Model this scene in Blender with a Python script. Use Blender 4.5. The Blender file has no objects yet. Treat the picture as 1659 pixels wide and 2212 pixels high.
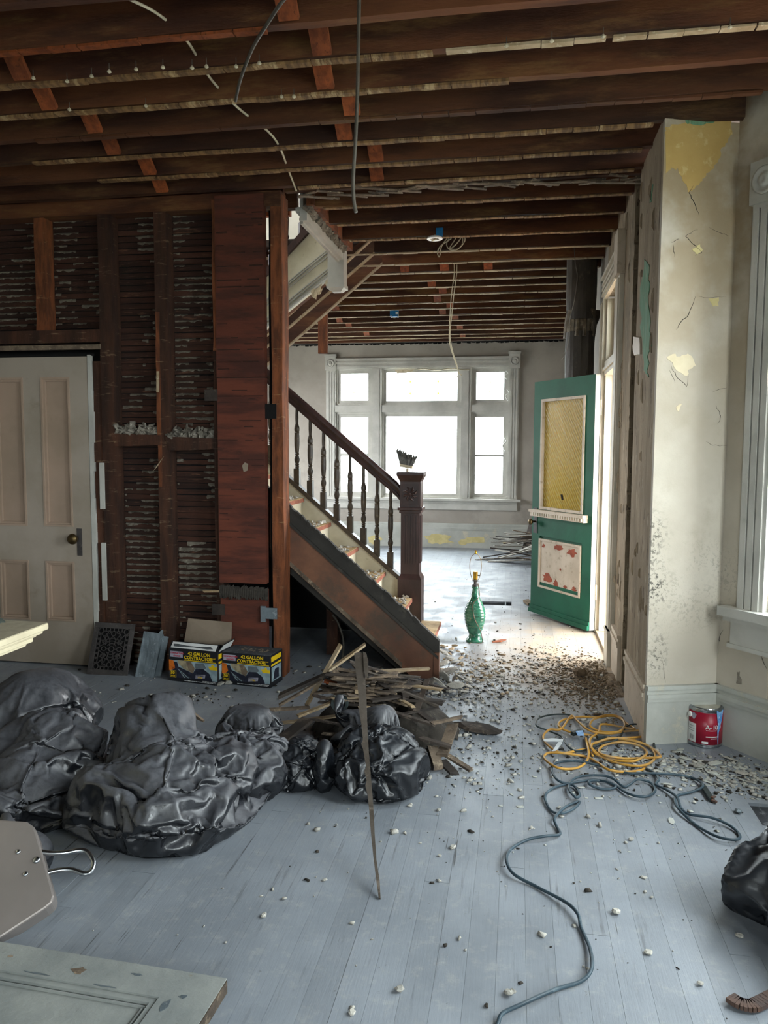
import bpy, bmesh, math, random
import numpy as np
from mathutils import Vector, Matrix

SC = bpy.context.scene
COL = SC.collection

# ------------------------------------------------------------------ camera
CAM_H, FPX, PITCH, YAW, ROLL = 1.45, 1682.778, .0813151, .1694333, -.00453615
_F = np.array([-math.sin(YAW)*math.cos(PITCH), math.cos(YAW)*math.cos(PITCH), -math.sin(PITCH)])
_r = np.array([math.cos(YAW), math.sin(YAW), 0]); _d = np.cross(_F, _r)
_R = math.cos(ROLL)*_r + math.sin(ROLL)*_d
_D = -math.sin(ROLL)*_r + math.cos(ROLL)*_d
cd = bpy.data.cameras.new('camera'); cam = bpy.data.objects.new('camera', cd); COL.objects.link(cam)
cd.sensor_fit = 'AUTO'; cd.sensor_width = 36; cd.lens = FPX*36/2212; cd.clip_start = .05; cd.clip_end = 200
cam.matrix_world = Matrix(((_R[0], -_D[0], -_F[0], 0), (_R[1], -_D[1], -_F[1], 0), (_R[2], -_D[2], -_F[2], CAM_H), (0, 0, 0, 1)))
SC.camera = cam

# ------------------------------------------------------------------ sky, light, exposure
wd = bpy.data.worlds.new('overcast_sky'); SC.world = wd; wd.use_nodes = True
bgn = wd.node_tree.nodes['Background']
bgn.inputs[0].default_value = (.93, .97, 1.0, 1); bgn.inputs[1].default_value = 14.0
SC.view_settings.view_transform = 'Standard'
try: SC.view_settings.look = 'None'
except Exception: pass
SC.view_settings.gamma = 1; SC.view_settings.use_curve_mapping = False
SC.view_settings.exposure = .8
try:
    cy = SC.cycles
    cy.max_bounces = 8; cy.diffuse_bounces = 5; cy.glossy_bounces = 3; cy.transmission_bounces = 6
    cy.transparent_max_bounces = 12; cy.caustics_reflective = False; cy.caustics_refractive = False
    cy.sample_clamp_indirect = 6.0
except Exception: pass
def portal(loc, rot, sx, sy):        # daylight portal at an opening: only guides the sampling of the sky
    l = bpy.data.lights.new('daylight_portal', 'AREA'); l.shape = 'RECTANGLE'; l.size = sx; l.size_y = sy
    l.cycles.is_portal = True
    o = bpy.data.objects.new('daylight_portal', l); o.location = loc; o.rotation_euler = rot; COL.objects.link(o)

# ------------------------------------------------------------------ projection helpers (pixel of the 1659x2212 photo -> point on a real plane)
def ray(x, y): return _F + _R*(x-829.5)/FPX + _D*(y-1106)/FPX
def atz(x, y, z=0.): v = ray(x, y); t = (z-CAM_H)/v[2]; return Vector((v[0]*t, v[1]*t, z))
def aty(x, y, Y): v = ray(x, y); t = Y/v[1]; return Vector((v[0]*t, Y, CAM_H+v[2]*t))
def atx(x, y, X): v = ray(x, y); t = X/v[0]; return Vector((X, v[1]*t, CAM_H+v[2]*t))
def atplane(x, y, P, n):
    v = Vector(ray(x, y)); O = Vector((0, 0, CAM_H)); t = n.dot(P-O)/n.dot(v); return O+v*t

# ------------------------------------------------------------------ materials
def lin(c):
    if isinstance(c, str):
        c = c.lstrip('#'); c = [int(c[i:i+2], 16)/255 for i in (0, 2, 4)]
    return tuple((x/12.92 if x <= .04045 else ((x+.055)/1.055)**2.4) for x in c[:3])+(1,)
class G:
    def __init__(s, name):
        s.m = bpy.data.materials.new(name); s.m.use_nodes = True; s.t = s.m.node_tree; s.n = s.t.nodes; s.l = s.t.links
        s.b = s.n['Principled BSDF']; s.out = s.n['Material Output']
        s.pos = s.n.new('ShaderNodeNewGeometry').outputs['Position']
    def N(s, t, **k):
        o = s.n.new(t)
        for a, b in k.items(): setattr(o, a, b)
        return o
    def L(s, a, b): s.l.new(a, b)
    def mapping(s, sc, src=None):
        m = s.N('ShaderNodeMapping'); m.inputs['Scale'].default_value = sc; s.L(src or s.pos, m.inputs[0]); return m.outputs[0]
    def noise(s, v, scale, detail=5, rough=.6, dist=0):
        n = s.N('ShaderNodeTexNoise'); n.inputs['Scale'].default_value = scale; n.inputs['Detail'].default_value = detail
        n.inputs['Roughness'].default_value = rough; n.inputs['Distortion'].default_value = dist; s.L(v, n.inputs['Vector']); return n.outputs[0]
    def rng(s, v, a, b, c=0., d=1.):
        m = s.N('ShaderNodeMapRange'); m.interpolation_type = 'SMOOTHSTEP'
        for i, x in zip((1, 2, 3, 4), (a, b, c, d)): m.inputs[i].default_value = x
        s.L(v, m.inputs[0]); return m.outputs[0]
    def math(s, op, a, b=None):
        m = s.N('ShaderNodeMath', operation=op)
        for i, x in enumerate((a, b)):
            if x is None: continue
            if isinstance(x, (int, float)): m.inputs[i].default_value = x
            else: s.L(x, m.inputs[i])
        return m.outputs[0]
    def mix(s, f, a, b):
        m = s.N('ShaderNodeMix', data_type='RGBA')
        for i, x in ((0, f), (6, a), (7, b)):
            if isinstance(x, (int, float, tuple)): m.inputs[i].default_value = x
            else: s.L(x, m.inputs[i])
        return m.outputs[2]
    def hsv(s, c, val, sat=1.):
        h = s.N('ShaderNodeHueSaturation'); h.inputs['Saturation'].default_value = sat
        if isinstance(val, (int, float)): h.inputs['Value'].default_value = val
        else: s.L(val, h.inputs['Value'])
        s.L(c, h.inputs['Color']); return h.outputs[0]
    def bump(s, h, strength, dist=.01):
        b = s.N('ShaderNodeBump'); b.inputs['Strength'].default_value = strength; b.inputs['Distance'].default_value = dist
        s.L(h, b.inputs['Height']); s.L(b.outputs[0], s.b.inputs['Normal'])
    def rand(s): return s.N('ShaderNodeObjectInfo').outputs['Random']
    def sep(s):
        x = s.N('ShaderNodeSeparateXYZ'); s.L(s.pos, x.inputs[0]); return x.outputs
def mat(name, c1, c2=None, c3=None, rough=.7, sc=4, st=(1, 1, 1), r1=(.35, .65), s3=9, r3=(.55, .68), f3=1., bump=0, bs=30, metal=0, rnd=0, spec=.4, rr=None, bd=.01, st3=None):
    g = G(name); b = g.b
    b.inputs['Roughness'].default_value = rough; b.inputs['Metallic'].default_value = metal; b.inputs['Specular IOR Level'].default_value = spec
    v = g.mapping(st); col = lin(c1)
    c = None
    if c2: c = g.mix(g.rng(g.noise(v, sc), *r1), col, lin(c2))
    if c3: c = g.mix(g.rng(g.noise(g.mapping(st3) if st3 else v, s3, 6, .7), r3[0], r3[1], 0, f3), c if c is not None else col, lin(c3))
    if rnd:
        if c is None: c = g.mix(0., col, col)
        c = g.hsv(c, g.rng(g.rand(), 0, 1, 1-rnd, 1+rnd))
    if c is None: b.inputs['Base Color'].default_value = col
    else: g.L(c, b.inputs['Base Color'])
    if rr: g.L(g.rng(g.noise(v, s3), .35, .65, rr[0], rr[1]), b.inputs['Roughness'])
    if bump: g.bump(g.noise(v, bs, 5, .65), bump, bd)
    return g.m
MT = {}
MT['joist'] = mat('old_joist_wood', '#5a341b', '#34190d', '#7a5b33', rough=.85, sc=2.2, st=(.6, 3, 3), s3=3, r3=(.5, .75), f3=.75, bump=.3, bs=30, rnd=.35)
MT['joist_edge'] = mat('lath_scarred_edge', '#8a6a44', '#5c432b', '#b59c74', rough=.85, sc=40, st=(1, .2, .2), s3=14, bump=.4, bs=60)
MT['bridge'] = mat('orange_bridging_wood', '#8f4a22', '#6e3518', '#54270f', rough=.7, sc=8, st=(3, 3, .5), s3=20, bump=.2, bs=40, rnd=.2)
MT['deck'] = mat('dark_deck', '#2a1c12', '#1d130c', rough=.9, sc=6)
MT['stud'] = mat('old_stud_wood', '#4a2c1c', '#2f1b11', '#8a755a', rough=.85, sc=5, st=(3, 3, .6), s3=4, st3=(2, 2, 14), r3=(.58, .70), f3=.7, bump=.35, bs=35, rnd=.22)
MT['stud_light'] = mat('orange_stud_wood', '#7a4424', '#4c2915', '#a38660', rough=.8, sc=6, st=(3, 3, .8), s3=4, st3=(2, 2, 14), r3=(.6, .72), f3=.6, bump=.3, bs=35, rnd=.15)
MT['lath'] = mat('dark_lath_wood', '#42261a', '#291811', '#5b3d2c', rough=.85, sc=4, st=(.8, 3, 6), s3=8, bump=.3, bs=40, rnd=.3)
MT['key'] = mat('plaster_keys', '#7d7568', '#5a5348', '#a39b8c', rough=.95, sc=14, s3=30, bump=.6, bs=60)
MT['panel'] = mat('red_brown_board', '#62301f', '#432016', '#24140f', rough=.75, sc=3.5, st=(.8, 1, 4), s3=5, r3=(.56, .75), f3=.85, bump=.25, bs=30, rnd=.1)
MT['rubble'] = mat('grey_rubble', '#8d867a', '#6a6358', '#b5ad9f', rough=.95, sc=12, s3=40, bump=.5, bs=60, rnd=.2)
MT['chunk'] = mat('plaster_chunk', '#b5b1a7', '#98958d', '#cfcbc0', rough=.95, sc=9, s3=30, bump=.5, bs=50, rnd=.2)
MT['dark_bits'] = mat('dark_crumbs', '#3a352f', '#26221d', '#4b453c', rough=.95, sc=20, s3=40)
MT['dirt'] = mat('brown_dirt', '#86745d', '#665542', '#9c8b74', rough=1, sc=12, s3=30, bump=.8, bs=40)
MT['stick'] = mat('weathered_lath', '#6e5f4f', '#4b4036', '#94836d', rough=.85, sc=6, st=(2, 2, 2), s3=16, bump=.3, bs=50, rnd=.35)
MT['stick_dark'] = mat('dark_weathered_wood', '#3e352e', '#29231f', '#5f544a', rough=.8, sc=8, s3=14, bump=.3, bs=40, rnd=.25)
MT['ghost'] = mat('dark_smudge', '#2c1812', '#3a2018', rough=.9, sc=20)
MT['stick_board'] = mat('grey_brown_board', '#524a42', '#40382f', '#675d53', rough=.85, sc=7, s3=14, bump=.3, bs=40)
MT['stick_pale'] = mat('split_wood_and_lit_edges', '#a8957a', '#8a7557', '#bfb097', rough=.8, sc=10, s3=20, rnd=.15)
MT['stick_grey'] = mat('pale_grey_lath', '#a09c94', '#807c74', '#bdb8af', rough=.85, sc=10, s3=20, rnd=.25)
MT['trim'] = mat('old_grey_white_paint', '#bcbab2', '#a9a79f', '#87857b', rough=.55, sc=3, s3=14, r3=(.6, .78), f3=.6, bump=.12, bs=50)
MT['base'] = mat('scuffed_baseboard_paint', '#b7b8b0', '#a2a39b', '#c9c0a6', rough=.6, sc=3, s3=6, r3=(.55, .7), f3=.7, bump=.15, bs=40)
MT['trim_cream'] = mat('cream_stringer_paint', '#cfc8b2', '#bdb59d', '#8d846b', rough=.6, sc=5, s3=16, r3=(.6, .75), f3=.7)
MT['trim_warm'] = mat('cream_door_paint', '#c9c0ae', '#b5ac99', '#7c705d', rough=.5, sc=4, s3=9, r3=(.62, .8), f3=.6, bump=.1)
MT['inner_door'] = mat('faded_beige_paint', '#a3978a', '#948879', '#776a58', rough=.5, sc=2, s3=5, r3=(.58, .8), f3=.5, bump=.08)
MT['inner_panel'] = mat('faded_pink_beige_paint', '#a8917f', '#998573', '#7d6854', rough=.5, sc=2, s3=5, r3=(.58, .8), f3=.5)
MT['wall'] = mat('grey_back_wall_plaster', '#a39c92', '#938c83', '#7f7a73', rough=.9, sc=1.2, s3=2.5, r3=(.5, .75), f3=.6, bump=.15, bs=20)
MT['plaster'] = mat('white_plaster', '#c9c4b6', '#bdb8a9', rough=.9, sc=2, bump=.1)
MT['green'] = mat('green_door_paint', '#15573f', '#114b36', '#2c6553', rough=.6, spec=.2, sc=3, s3=20, r3=(.66, .8), f3=.6, bump=.08, bs=40)
MT['beige'] = mat('beige_chipped_paint', '#c4b5a2', '#b3a48f', '#9c8c76', rough=.6, sc=5, s3=20, bump=.1)
MT['rust'] = mat('red_primer', '#9a4a2e', '#80381f', rough=.8, sc=20)
MT['walnut'] = mat('dark_stained_wood', '#3f2b28', '#2f201d', '#594540', rough=.4, sc=6, st=(2, 2, .6), s3=16, r3=(.6, .75), f3=.6, bump=.08, bs=40)
MT['walnut_olive'] = mat('olive_brown_stained_wood', '#453a2c', '#332a20', '#5b4f3e', rough=.4, sc=9, s3=16)
MT['string'] = mat('brown_stringer_wood', '#7a523b', '#5a3b2c', '#453c32', rough=.6, sc=2.5, st=(1, 1, 1), s3=3, r3=(.5, .7), f3=.8, bump=.15, bs=25)
MT['string_dark'] = mat('dark_stringer_wood', '#3a3631', '#2a2723', '#6a6458', rough=.7, sc=4, s3=5, r3=(.55, .75), f3=.6, bump=.2, bs=25)
MT['tread'] = mat('worn_tread', '#c2a980', '#a78a60', '#7a5f42', rough=.8, sc=12, s3=22, bump=.4, bs=40)
MT['carpet_edge'] = mat('red_nosing', '#9b6350', '#81503f', rough=.8, sc=20)
MT['iron'] = mat('cast_iron', '#423d3b', '#332f2e', '#54504d', rough=.65, sc=12, s3=30, bump=.2, bs=60, spec=.5)
MT['brass'] = mat('aged_brass', '#6b5a3c', '#57482f', rough=.4, metal=.9, sc=30)
MT['gold'] = mat('brass_socket', '#b8963a', '#94752a', rough=.3, metal=.9, sc=30)
MT['steel'] = mat('brushed_metal', '#9a918c', '#8d8580', rough=.4, metal=.5, sc=2, st=(1, 1, 1), bump=.05, bs=8)
MT['wire'] = mat('steel_wire', '#b9bcc0', '#9ba0a6', rough=.25, metal=1, sc=20)
MT['galv'] = mat('dusty_galvanised_metal', '#7b858a', '#656f75', '#a0a8ab', rough=.6, metal=.5, sc=8, s3=16, bump=.4, bs=22)
MT['stone'] = mat('cream_marble', '#cfc3a4', '#bfb295', '#b48f5c', rough=.5, sc=6, s3=11, r3=(.66, .74), f3=.55, bump=.05)
MT['stone_top'] = mat('dusty_stone_top', '#aea38b', '#a0967f', rough=.85, sc=20, bump=.1, bs=80)
MT['card'] = mat('grey_cardboard', '#8c7d6c', '#7d6f5f', rough=.9, sc=5)
MT['black'] = mat('black_print', '#15161a', rough=.5, c2='#1b1d22', sc=5)
MT['dustblack'] = mat('dusty_black_board', '#4a4d50', '#3a3c3f', '#777a7c', rough=.8, sc=6, s3=30)
MT['yellow'] = mat('yellow_print', '#e8c419', '#dcb814', rough=.5, sc=5)
MT['white'] = mat('white_print', '#dcdcda', '#c9c9c7', rough=.6, sc=5)
MT['silver'] = mat('silver_print', '#a9a6b4', '#8f8c9b', rough=.5, sc=9)
MT['redprint'] = mat('red_print', '#b8394a', '#a32c3d', rough=.5, sc=9)
MT['orange'] = mat('orange_glove_print', '#d9731f', '#b85a14', '#8a3f10', rough=.5, sc=14, s3=25)
MT['navy'] = mat('navy_print', '#262838', '#1b1d2a', '#474a60', rough=.5, sc=30, st=(1, 1, 1), s3=20)
MT['tan'] = mat('tan_print', '#a89a7c', '#7f7763', '#5b5a4d', rough=.5, sc=30, s3=25)
MT['bluegrey'] = mat('blue_grey_print', '#9fb2b8', '#7f949b', rough=.5, sc=25)
MT['canred'] = mat('red_can_label', '#a11d35', '#8c172c', '#74202f', rough=.35, sc=6, s3=20, r3=(.62, .75), f3=.5)
MT['lid'] = mat('cream_splashed_lid', '#cdc8b8', '#b9b4a4', '#3a3835', rough=.6, sc=20, s3=34, r3=(.6, .64))
MT['bluepaint'] = mat('blue_paint_drip', '#7fb0da', '#4c86c9', '#c4d8e6', rough=.4, sc=60, s3=50)
MT['bluebox'] = mat('blue_plastic_box', '#1f7fc0', '#1b6fa8', rough=.4, sc=9)
MT['whiteplastic'] = mat('white_plastic', '#e6e6e2', rough=.4)
MT['romex'] = mat('white_cable', '#c9c0a6', '#b3a98f', rough=.5, sc=20)
MT['greycable'] = mat('grey_cable', '#5a544a', '#48433b', rough=.55, sc=20)
MT['cordy'] = mat('yellow_cord', '#c4933a', '#ae803a', '#a58b66', rough=.5, sc=6, s3=5, r3=(.5, .65), f3=.8)
MT['cordd'] = mat('slate_cord', '#3a4c56', '#2e3d46', '#5b6c74', rough=.5, sc=8, s3=14)
MT['cordk'] = mat('black_cord', '#2f3a3a', '#232b2b', rough=.5, sc=8)
MT['pipe'] = mat('sooty_wrapped_pipe', '#4d443a', '#2e2923', '#6a5e4e', rough=.6, sc=3, st=(1, 1, .6), s3=6, r3=(.55, .72), f3=.7, bump=.4, bs=16)
MT['bristle'] = mat('grey_bristles', '#77756f', '#5b5a55', rough=.8, sc=40)
MT['broomhead'] = mat('pale_broom_head', '#cdbfa4', '#b5a78b', rough=.6, sc=20)
MT['slabdoor'] = mat('flaking_grey_door_paint', '#8f928e', '#7e8280', '#7d7361', rough=.6, sc=5, s3=10, r3=(.62, .72), f3=.8, bump=.3, bs=30)
MT['rustmetal'] = mat('rusty_metal', '#5b463c', '#4a3f3c', '#7a4a2c', rough=.8, sc=12, s3=20)
MT['paper'] = mat('white_paper', '#cfd3d4', '#bcc0c2', rough=.8, sc=9)
MT['yellowstain'] = mat('yellow_old_paint', '#bd9f62', '#b39558', '#c8b07c', rough=.85, sc=5, s3=18)
MT['cream_flake'] = mat('cream_under_coat', '#d6c9ab', '#cbbd9c', rough=.85, sc=10)
MT['cream_yellow'] = mat('pale_yellow_under_coat', '#cfc28d', '#bdb07c', rough=.85, sc=10)
MT['teal'] = mat('green_old_paint', '#6b9277', '#55805f', '#9a9a80', rough=.85, sc=9, st=(3, 3, .7), s3=16, r3=(.55, .66))
MT['crack'] = mat('crack_shadow_gap', '#2b2723', rough=.95)
MT['void'] = mat('shade_and_scrap_black', '#0e0d0d', rough=1)  # black scraps, and painted shade in gaps and under the stair
MT['brick'] = mat('warm_bounce_stone', '#c9a184', '#b58a6c', rough=.9, sc=3)
MT['ground'] = mat('pale_ground', '#b9b8b2', '#a7a69f', rough=.95, sc=.6)
MT['foil'] = mat('torn_foil_wrap', '#6b604e', '#4b4236', '#8c7e66', rough=.4, metal=.4, sc=14, s3=20, bump=.6, bs=26)
MT['leafy'] = mat('dark_green_scrap', '#4a5048', '#383d37', rough=.8, sc=40)

def floor_mat():
    g = G('worn_grey_floor_paint'); b = g.b
    v = g.mapping((14, .9, 1)); w = g.mapping((1, 1, 1))
    c = g.mix(g.rng(g.noise(w, 1.7), .35, .65), lin('#8a9097'), lin('#7b8188'))
    c = g.mix(g.rng(g.noise(w, 15, 8, .78), .5, .7, 0, .5), c, lin('#a4a4a1'))       # plaster dust
    c = g.mix(g.rng(g.noise(v, 3, 6, .7), .56, .72, 0, .75), c, lin('#64676b'))       # worn along the grain
    k = g.mapping((55, 1.3, 1)); gouge = g.math('MULTIPLY', g.rng(g.noise(k, 1, 3, .6), .66, .69), g.rng(g.noise(w, 1.3), .48, .58))
    c = g.mix(gouge, c, lin('#4a4b4d'))                                               # long splits and gouges in the worn boards
    c = g.mix(g.rng(g.noise(w, 42, 4, .8), .63, .72, 0, .7), c, lin('#66686a'))      # specks
    x = g.sep()
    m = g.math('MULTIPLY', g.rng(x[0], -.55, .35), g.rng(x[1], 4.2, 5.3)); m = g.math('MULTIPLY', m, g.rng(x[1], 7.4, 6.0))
    c = g.mix(g.math('MULTIPLY', m, g.rng(g.noise(w, 5), .3, .6, .35, .9)), c, lin('#b59f82'))  # warm doorway light painted into the floor colour as a tan tint
    c = g.hsv(c, g.rng(g.rand(), 0, 1, .93, 1.05)); g.L(c, b.inputs['Base Color'])
    g.L(g.rng(g.noise(w, 5), .3, .7, .38, .62), b.inputs['Roughness']); b.inputs['Specular IOR Level'].default_value = .5
    g.bump(g.noise(v, 9, 6, .7), .25, .004); return g.m
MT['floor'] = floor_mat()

def pier_mat():
    g = G('stained_cream_plaster'); b = g.b; w = g.mapping((1, 1, 1))
    c = g.mix(g.rng(g.noise(w, 1.8), .35, .65), lin('#c3bbac'), lin('#b4ab9b'))
    c = g.mix(g.rng(g.noise(w, 4, 7, .7), .55, .75, 0, .5), c, lin('#a59b88'))
    x = g.sep()
    speck = g.rng(g.noise(w, 55, 3, .75), .5, .6)
    cloud = g.rng(g.noise(w, 5, 4, .6), .35, .62)
    m1 = g.math('MULTIPLY', g.math('MULTIPLY', g.rng(x[0], .77, .68), g.rng(x[2], .27, .45)), g.rng(x[2], 1.3, .95))
    m2 = g.math('MULTIPLY', g.math('MULTIPLY', g.rng(x[0], .70, .78, 0, .3), g.rng(x[2], .5, .7)), g.rng(x[2], 1.1, .85))
    m = g.math('ADD', m1, m2); m = g.math('MULTIPLY', g.math('MULTIPLY', m, speck), cloud)
    c = g.mix(g.math('MINIMUM', m, .92), c, lin('#3d3c37'))                          # mould specks, low on the wall
    dark = g.math('MULTIPLY', g.rng(x[2], 1.1, 2.8, 0, .7), g.rng(g.noise(w, 3), .3, .6))
    c = g.mix(dark, c, lin('#8a7146'))                                               # patchily darker and warmer towards the top
    g.L(c, b.inputs['Base Color']); b.inputs['Roughness'].default_value = .85
    g.bump(g.noise(w, 24, 6, .7), .2, .008); return g.m
MT['pier'] = pier_mat()
def peel_mat():
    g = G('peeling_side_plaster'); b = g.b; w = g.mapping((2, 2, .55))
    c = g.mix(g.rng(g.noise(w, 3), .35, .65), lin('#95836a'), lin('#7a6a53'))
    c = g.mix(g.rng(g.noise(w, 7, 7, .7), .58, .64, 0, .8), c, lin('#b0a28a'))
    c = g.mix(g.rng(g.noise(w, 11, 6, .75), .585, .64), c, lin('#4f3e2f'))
    g.L(c, b.inputs['Base Color']); b.inputs['Roughness'].default_value = .9
    g.bump(g.noise(w, 12, 7, .75), .5, .015); return g.m
MT['peel'] = peel_mat()
def bag_mat(nm, dust, tint):
    g = G(nm); b = g.b; w = g.mapping((1, 1, 1))
    nrm = g.N('ShaderNodeNewGeometry').outputs['Normal']; s = g.N('ShaderNodeSeparateXYZ'); g.L(nrm, s.inputs[0])
    up = g.rng(s.outputs[2], -.1, .95, .06, 1.)                                     # dust has settled on the folds that face up
    d = g.math('MULTIPLY', g.math('MULTIPLY', g.rng(g.noise(w, 4, 4, .5), .25, .6, .45, 1), g.rng(g.noise(w, 60, 5, .75), .3, .62, .55, dust)), up)
    c = g.mix(d, lin('#101216'), lin(tint)); g.L(c, b.inputs['Base Color'])
    g.L(g.rng(d, 0, .6, .2, .55), b.inputs['Roughness']); b.inputs['Specular IOR Level'].default_value = .7
    g.bump(g.noise(w, 45, 4, .6, 1), .08, .006); return g.m
MT['bag'] = bag_mat('dusty_black_plastic', 1., '#54555a')
MT['bag_clean'] = bag_mat('black_plastic', .6, '#2c3036')
def glass_mat(nm, col, gl, rough=.02):
    g = G(nm); t = g.N('ShaderNodeBsdfTransparent'); t.inputs[0].default_value = col
    s = g.N('ShaderNodeBsdfGlossy'); s.inputs['Roughness'].default_value = rough
    m = g.N('ShaderNodeMixShader'); m.inputs[0].default_value = gl; g.L(t.outputs[0], m.inputs[1]); g.L(s.outputs[0], m.inputs[2]); g.L(m.outputs[0], g.out.inputs[0]); return g.m
MT['glass'] = glass_mat('dusty_window_glass', (.93, .96, .96, 1), .05)
def amber_mat():
    g = G('amber_rippled_glass'); w = g.mapping((1, 1, 1))
    mp = g.N('ShaderNodeMapping'); mp.inputs['Rotation'].default_value = (math.radians(32), 0, 0); g.L(g.pos, mp.inputs[0])
    wv = g.N('ShaderNodeTexWave', wave_type='BANDS', bands_direction='Y'); wv.inputs['Scale'].default_value = 14; wv.inputs['Distortion'].default_value = 3.5; wv.inputs['Detail'].default_value = 2; g.L(mp.outputs[0], wv.inputs[0])
    c = g.mix(wv.outputs[1], lin('#f2d25a'), lin('#fff2a6'))
    tr = g.N('ShaderNodeBsdfRefraction'); g.L(c, tr.inputs[0]); tr.inputs['IOR'].default_value = 1.03; tr.inputs['Roughness'].default_value = .62
    tp = g.N('ShaderNodeBsdfTranslucent'); g.L(c, tp.inputs[0])
    gl = g.N('ShaderNodeBsdfGlossy'); gl.inputs['Roughness'].default_value = .12
    bp = g.N('ShaderNodeBump'); bp.inputs['Strength'].default_value = .8; bp.inputs['Distance'].default_value = .01; g.L(wv.outputs[1], bp.inputs['Height'])
    g.L(bp.outputs[0], gl.inputs['Normal'])
    m = g.N('ShaderNodeMixShader'); m.inputs[0].default_value = .35; g.L(tr.outputs[0], m.inputs[1]); g.L(tp.outputs[0], m.inputs[2])
    df = g.N('ShaderNodeBsdfDiffuse'); g.L(g.mix(wv.outputs[1], lin('#d9b13a'), lin('#ffe88a')), df.inputs[0]); g.L(bp.outputs[0], df.inputs['Normal'])
    m3 = g.N('ShaderNodeMixShader'); m3.inputs[0].default_value = .45; g.L(m.outputs[0], m3.inputs[1]); g.L(df.outputs[0], m3.inputs[2]); m = m3
    m2 = g.N('ShaderNodeMixShader'); m2.inputs[0].default_value = .08; g.L(m.outputs[0], m2.inputs[1]); g.L(gl.outputs[0], m2.inputs[2])
    g.L(m2.outputs[0], g.out.inputs[0]); return g.m
MT['amber'] = amber_mat()
def glaze_mat():
    g = G('green_glazed_ceramic'); b = g.b; w = g.mapping((1, 1, 1))
    c = g.mix(g.rng(g.noise(w, 18, 5, .7), .35, .65), lin('#1c4f3c'), lin('#3d7a60'))
    c = g.mix(g.rng(g.noise(w, 30, 5), .6, .72, 0, .8), c, lin('#a89a62')); g.L(c, b.inputs['Base Color'])
    b.inputs['Roughness'].default_value = .12; b.inputs['Specular IOR Level'].default_value = .6; return g.m
MT['glaze'] = glaze_mat()

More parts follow.
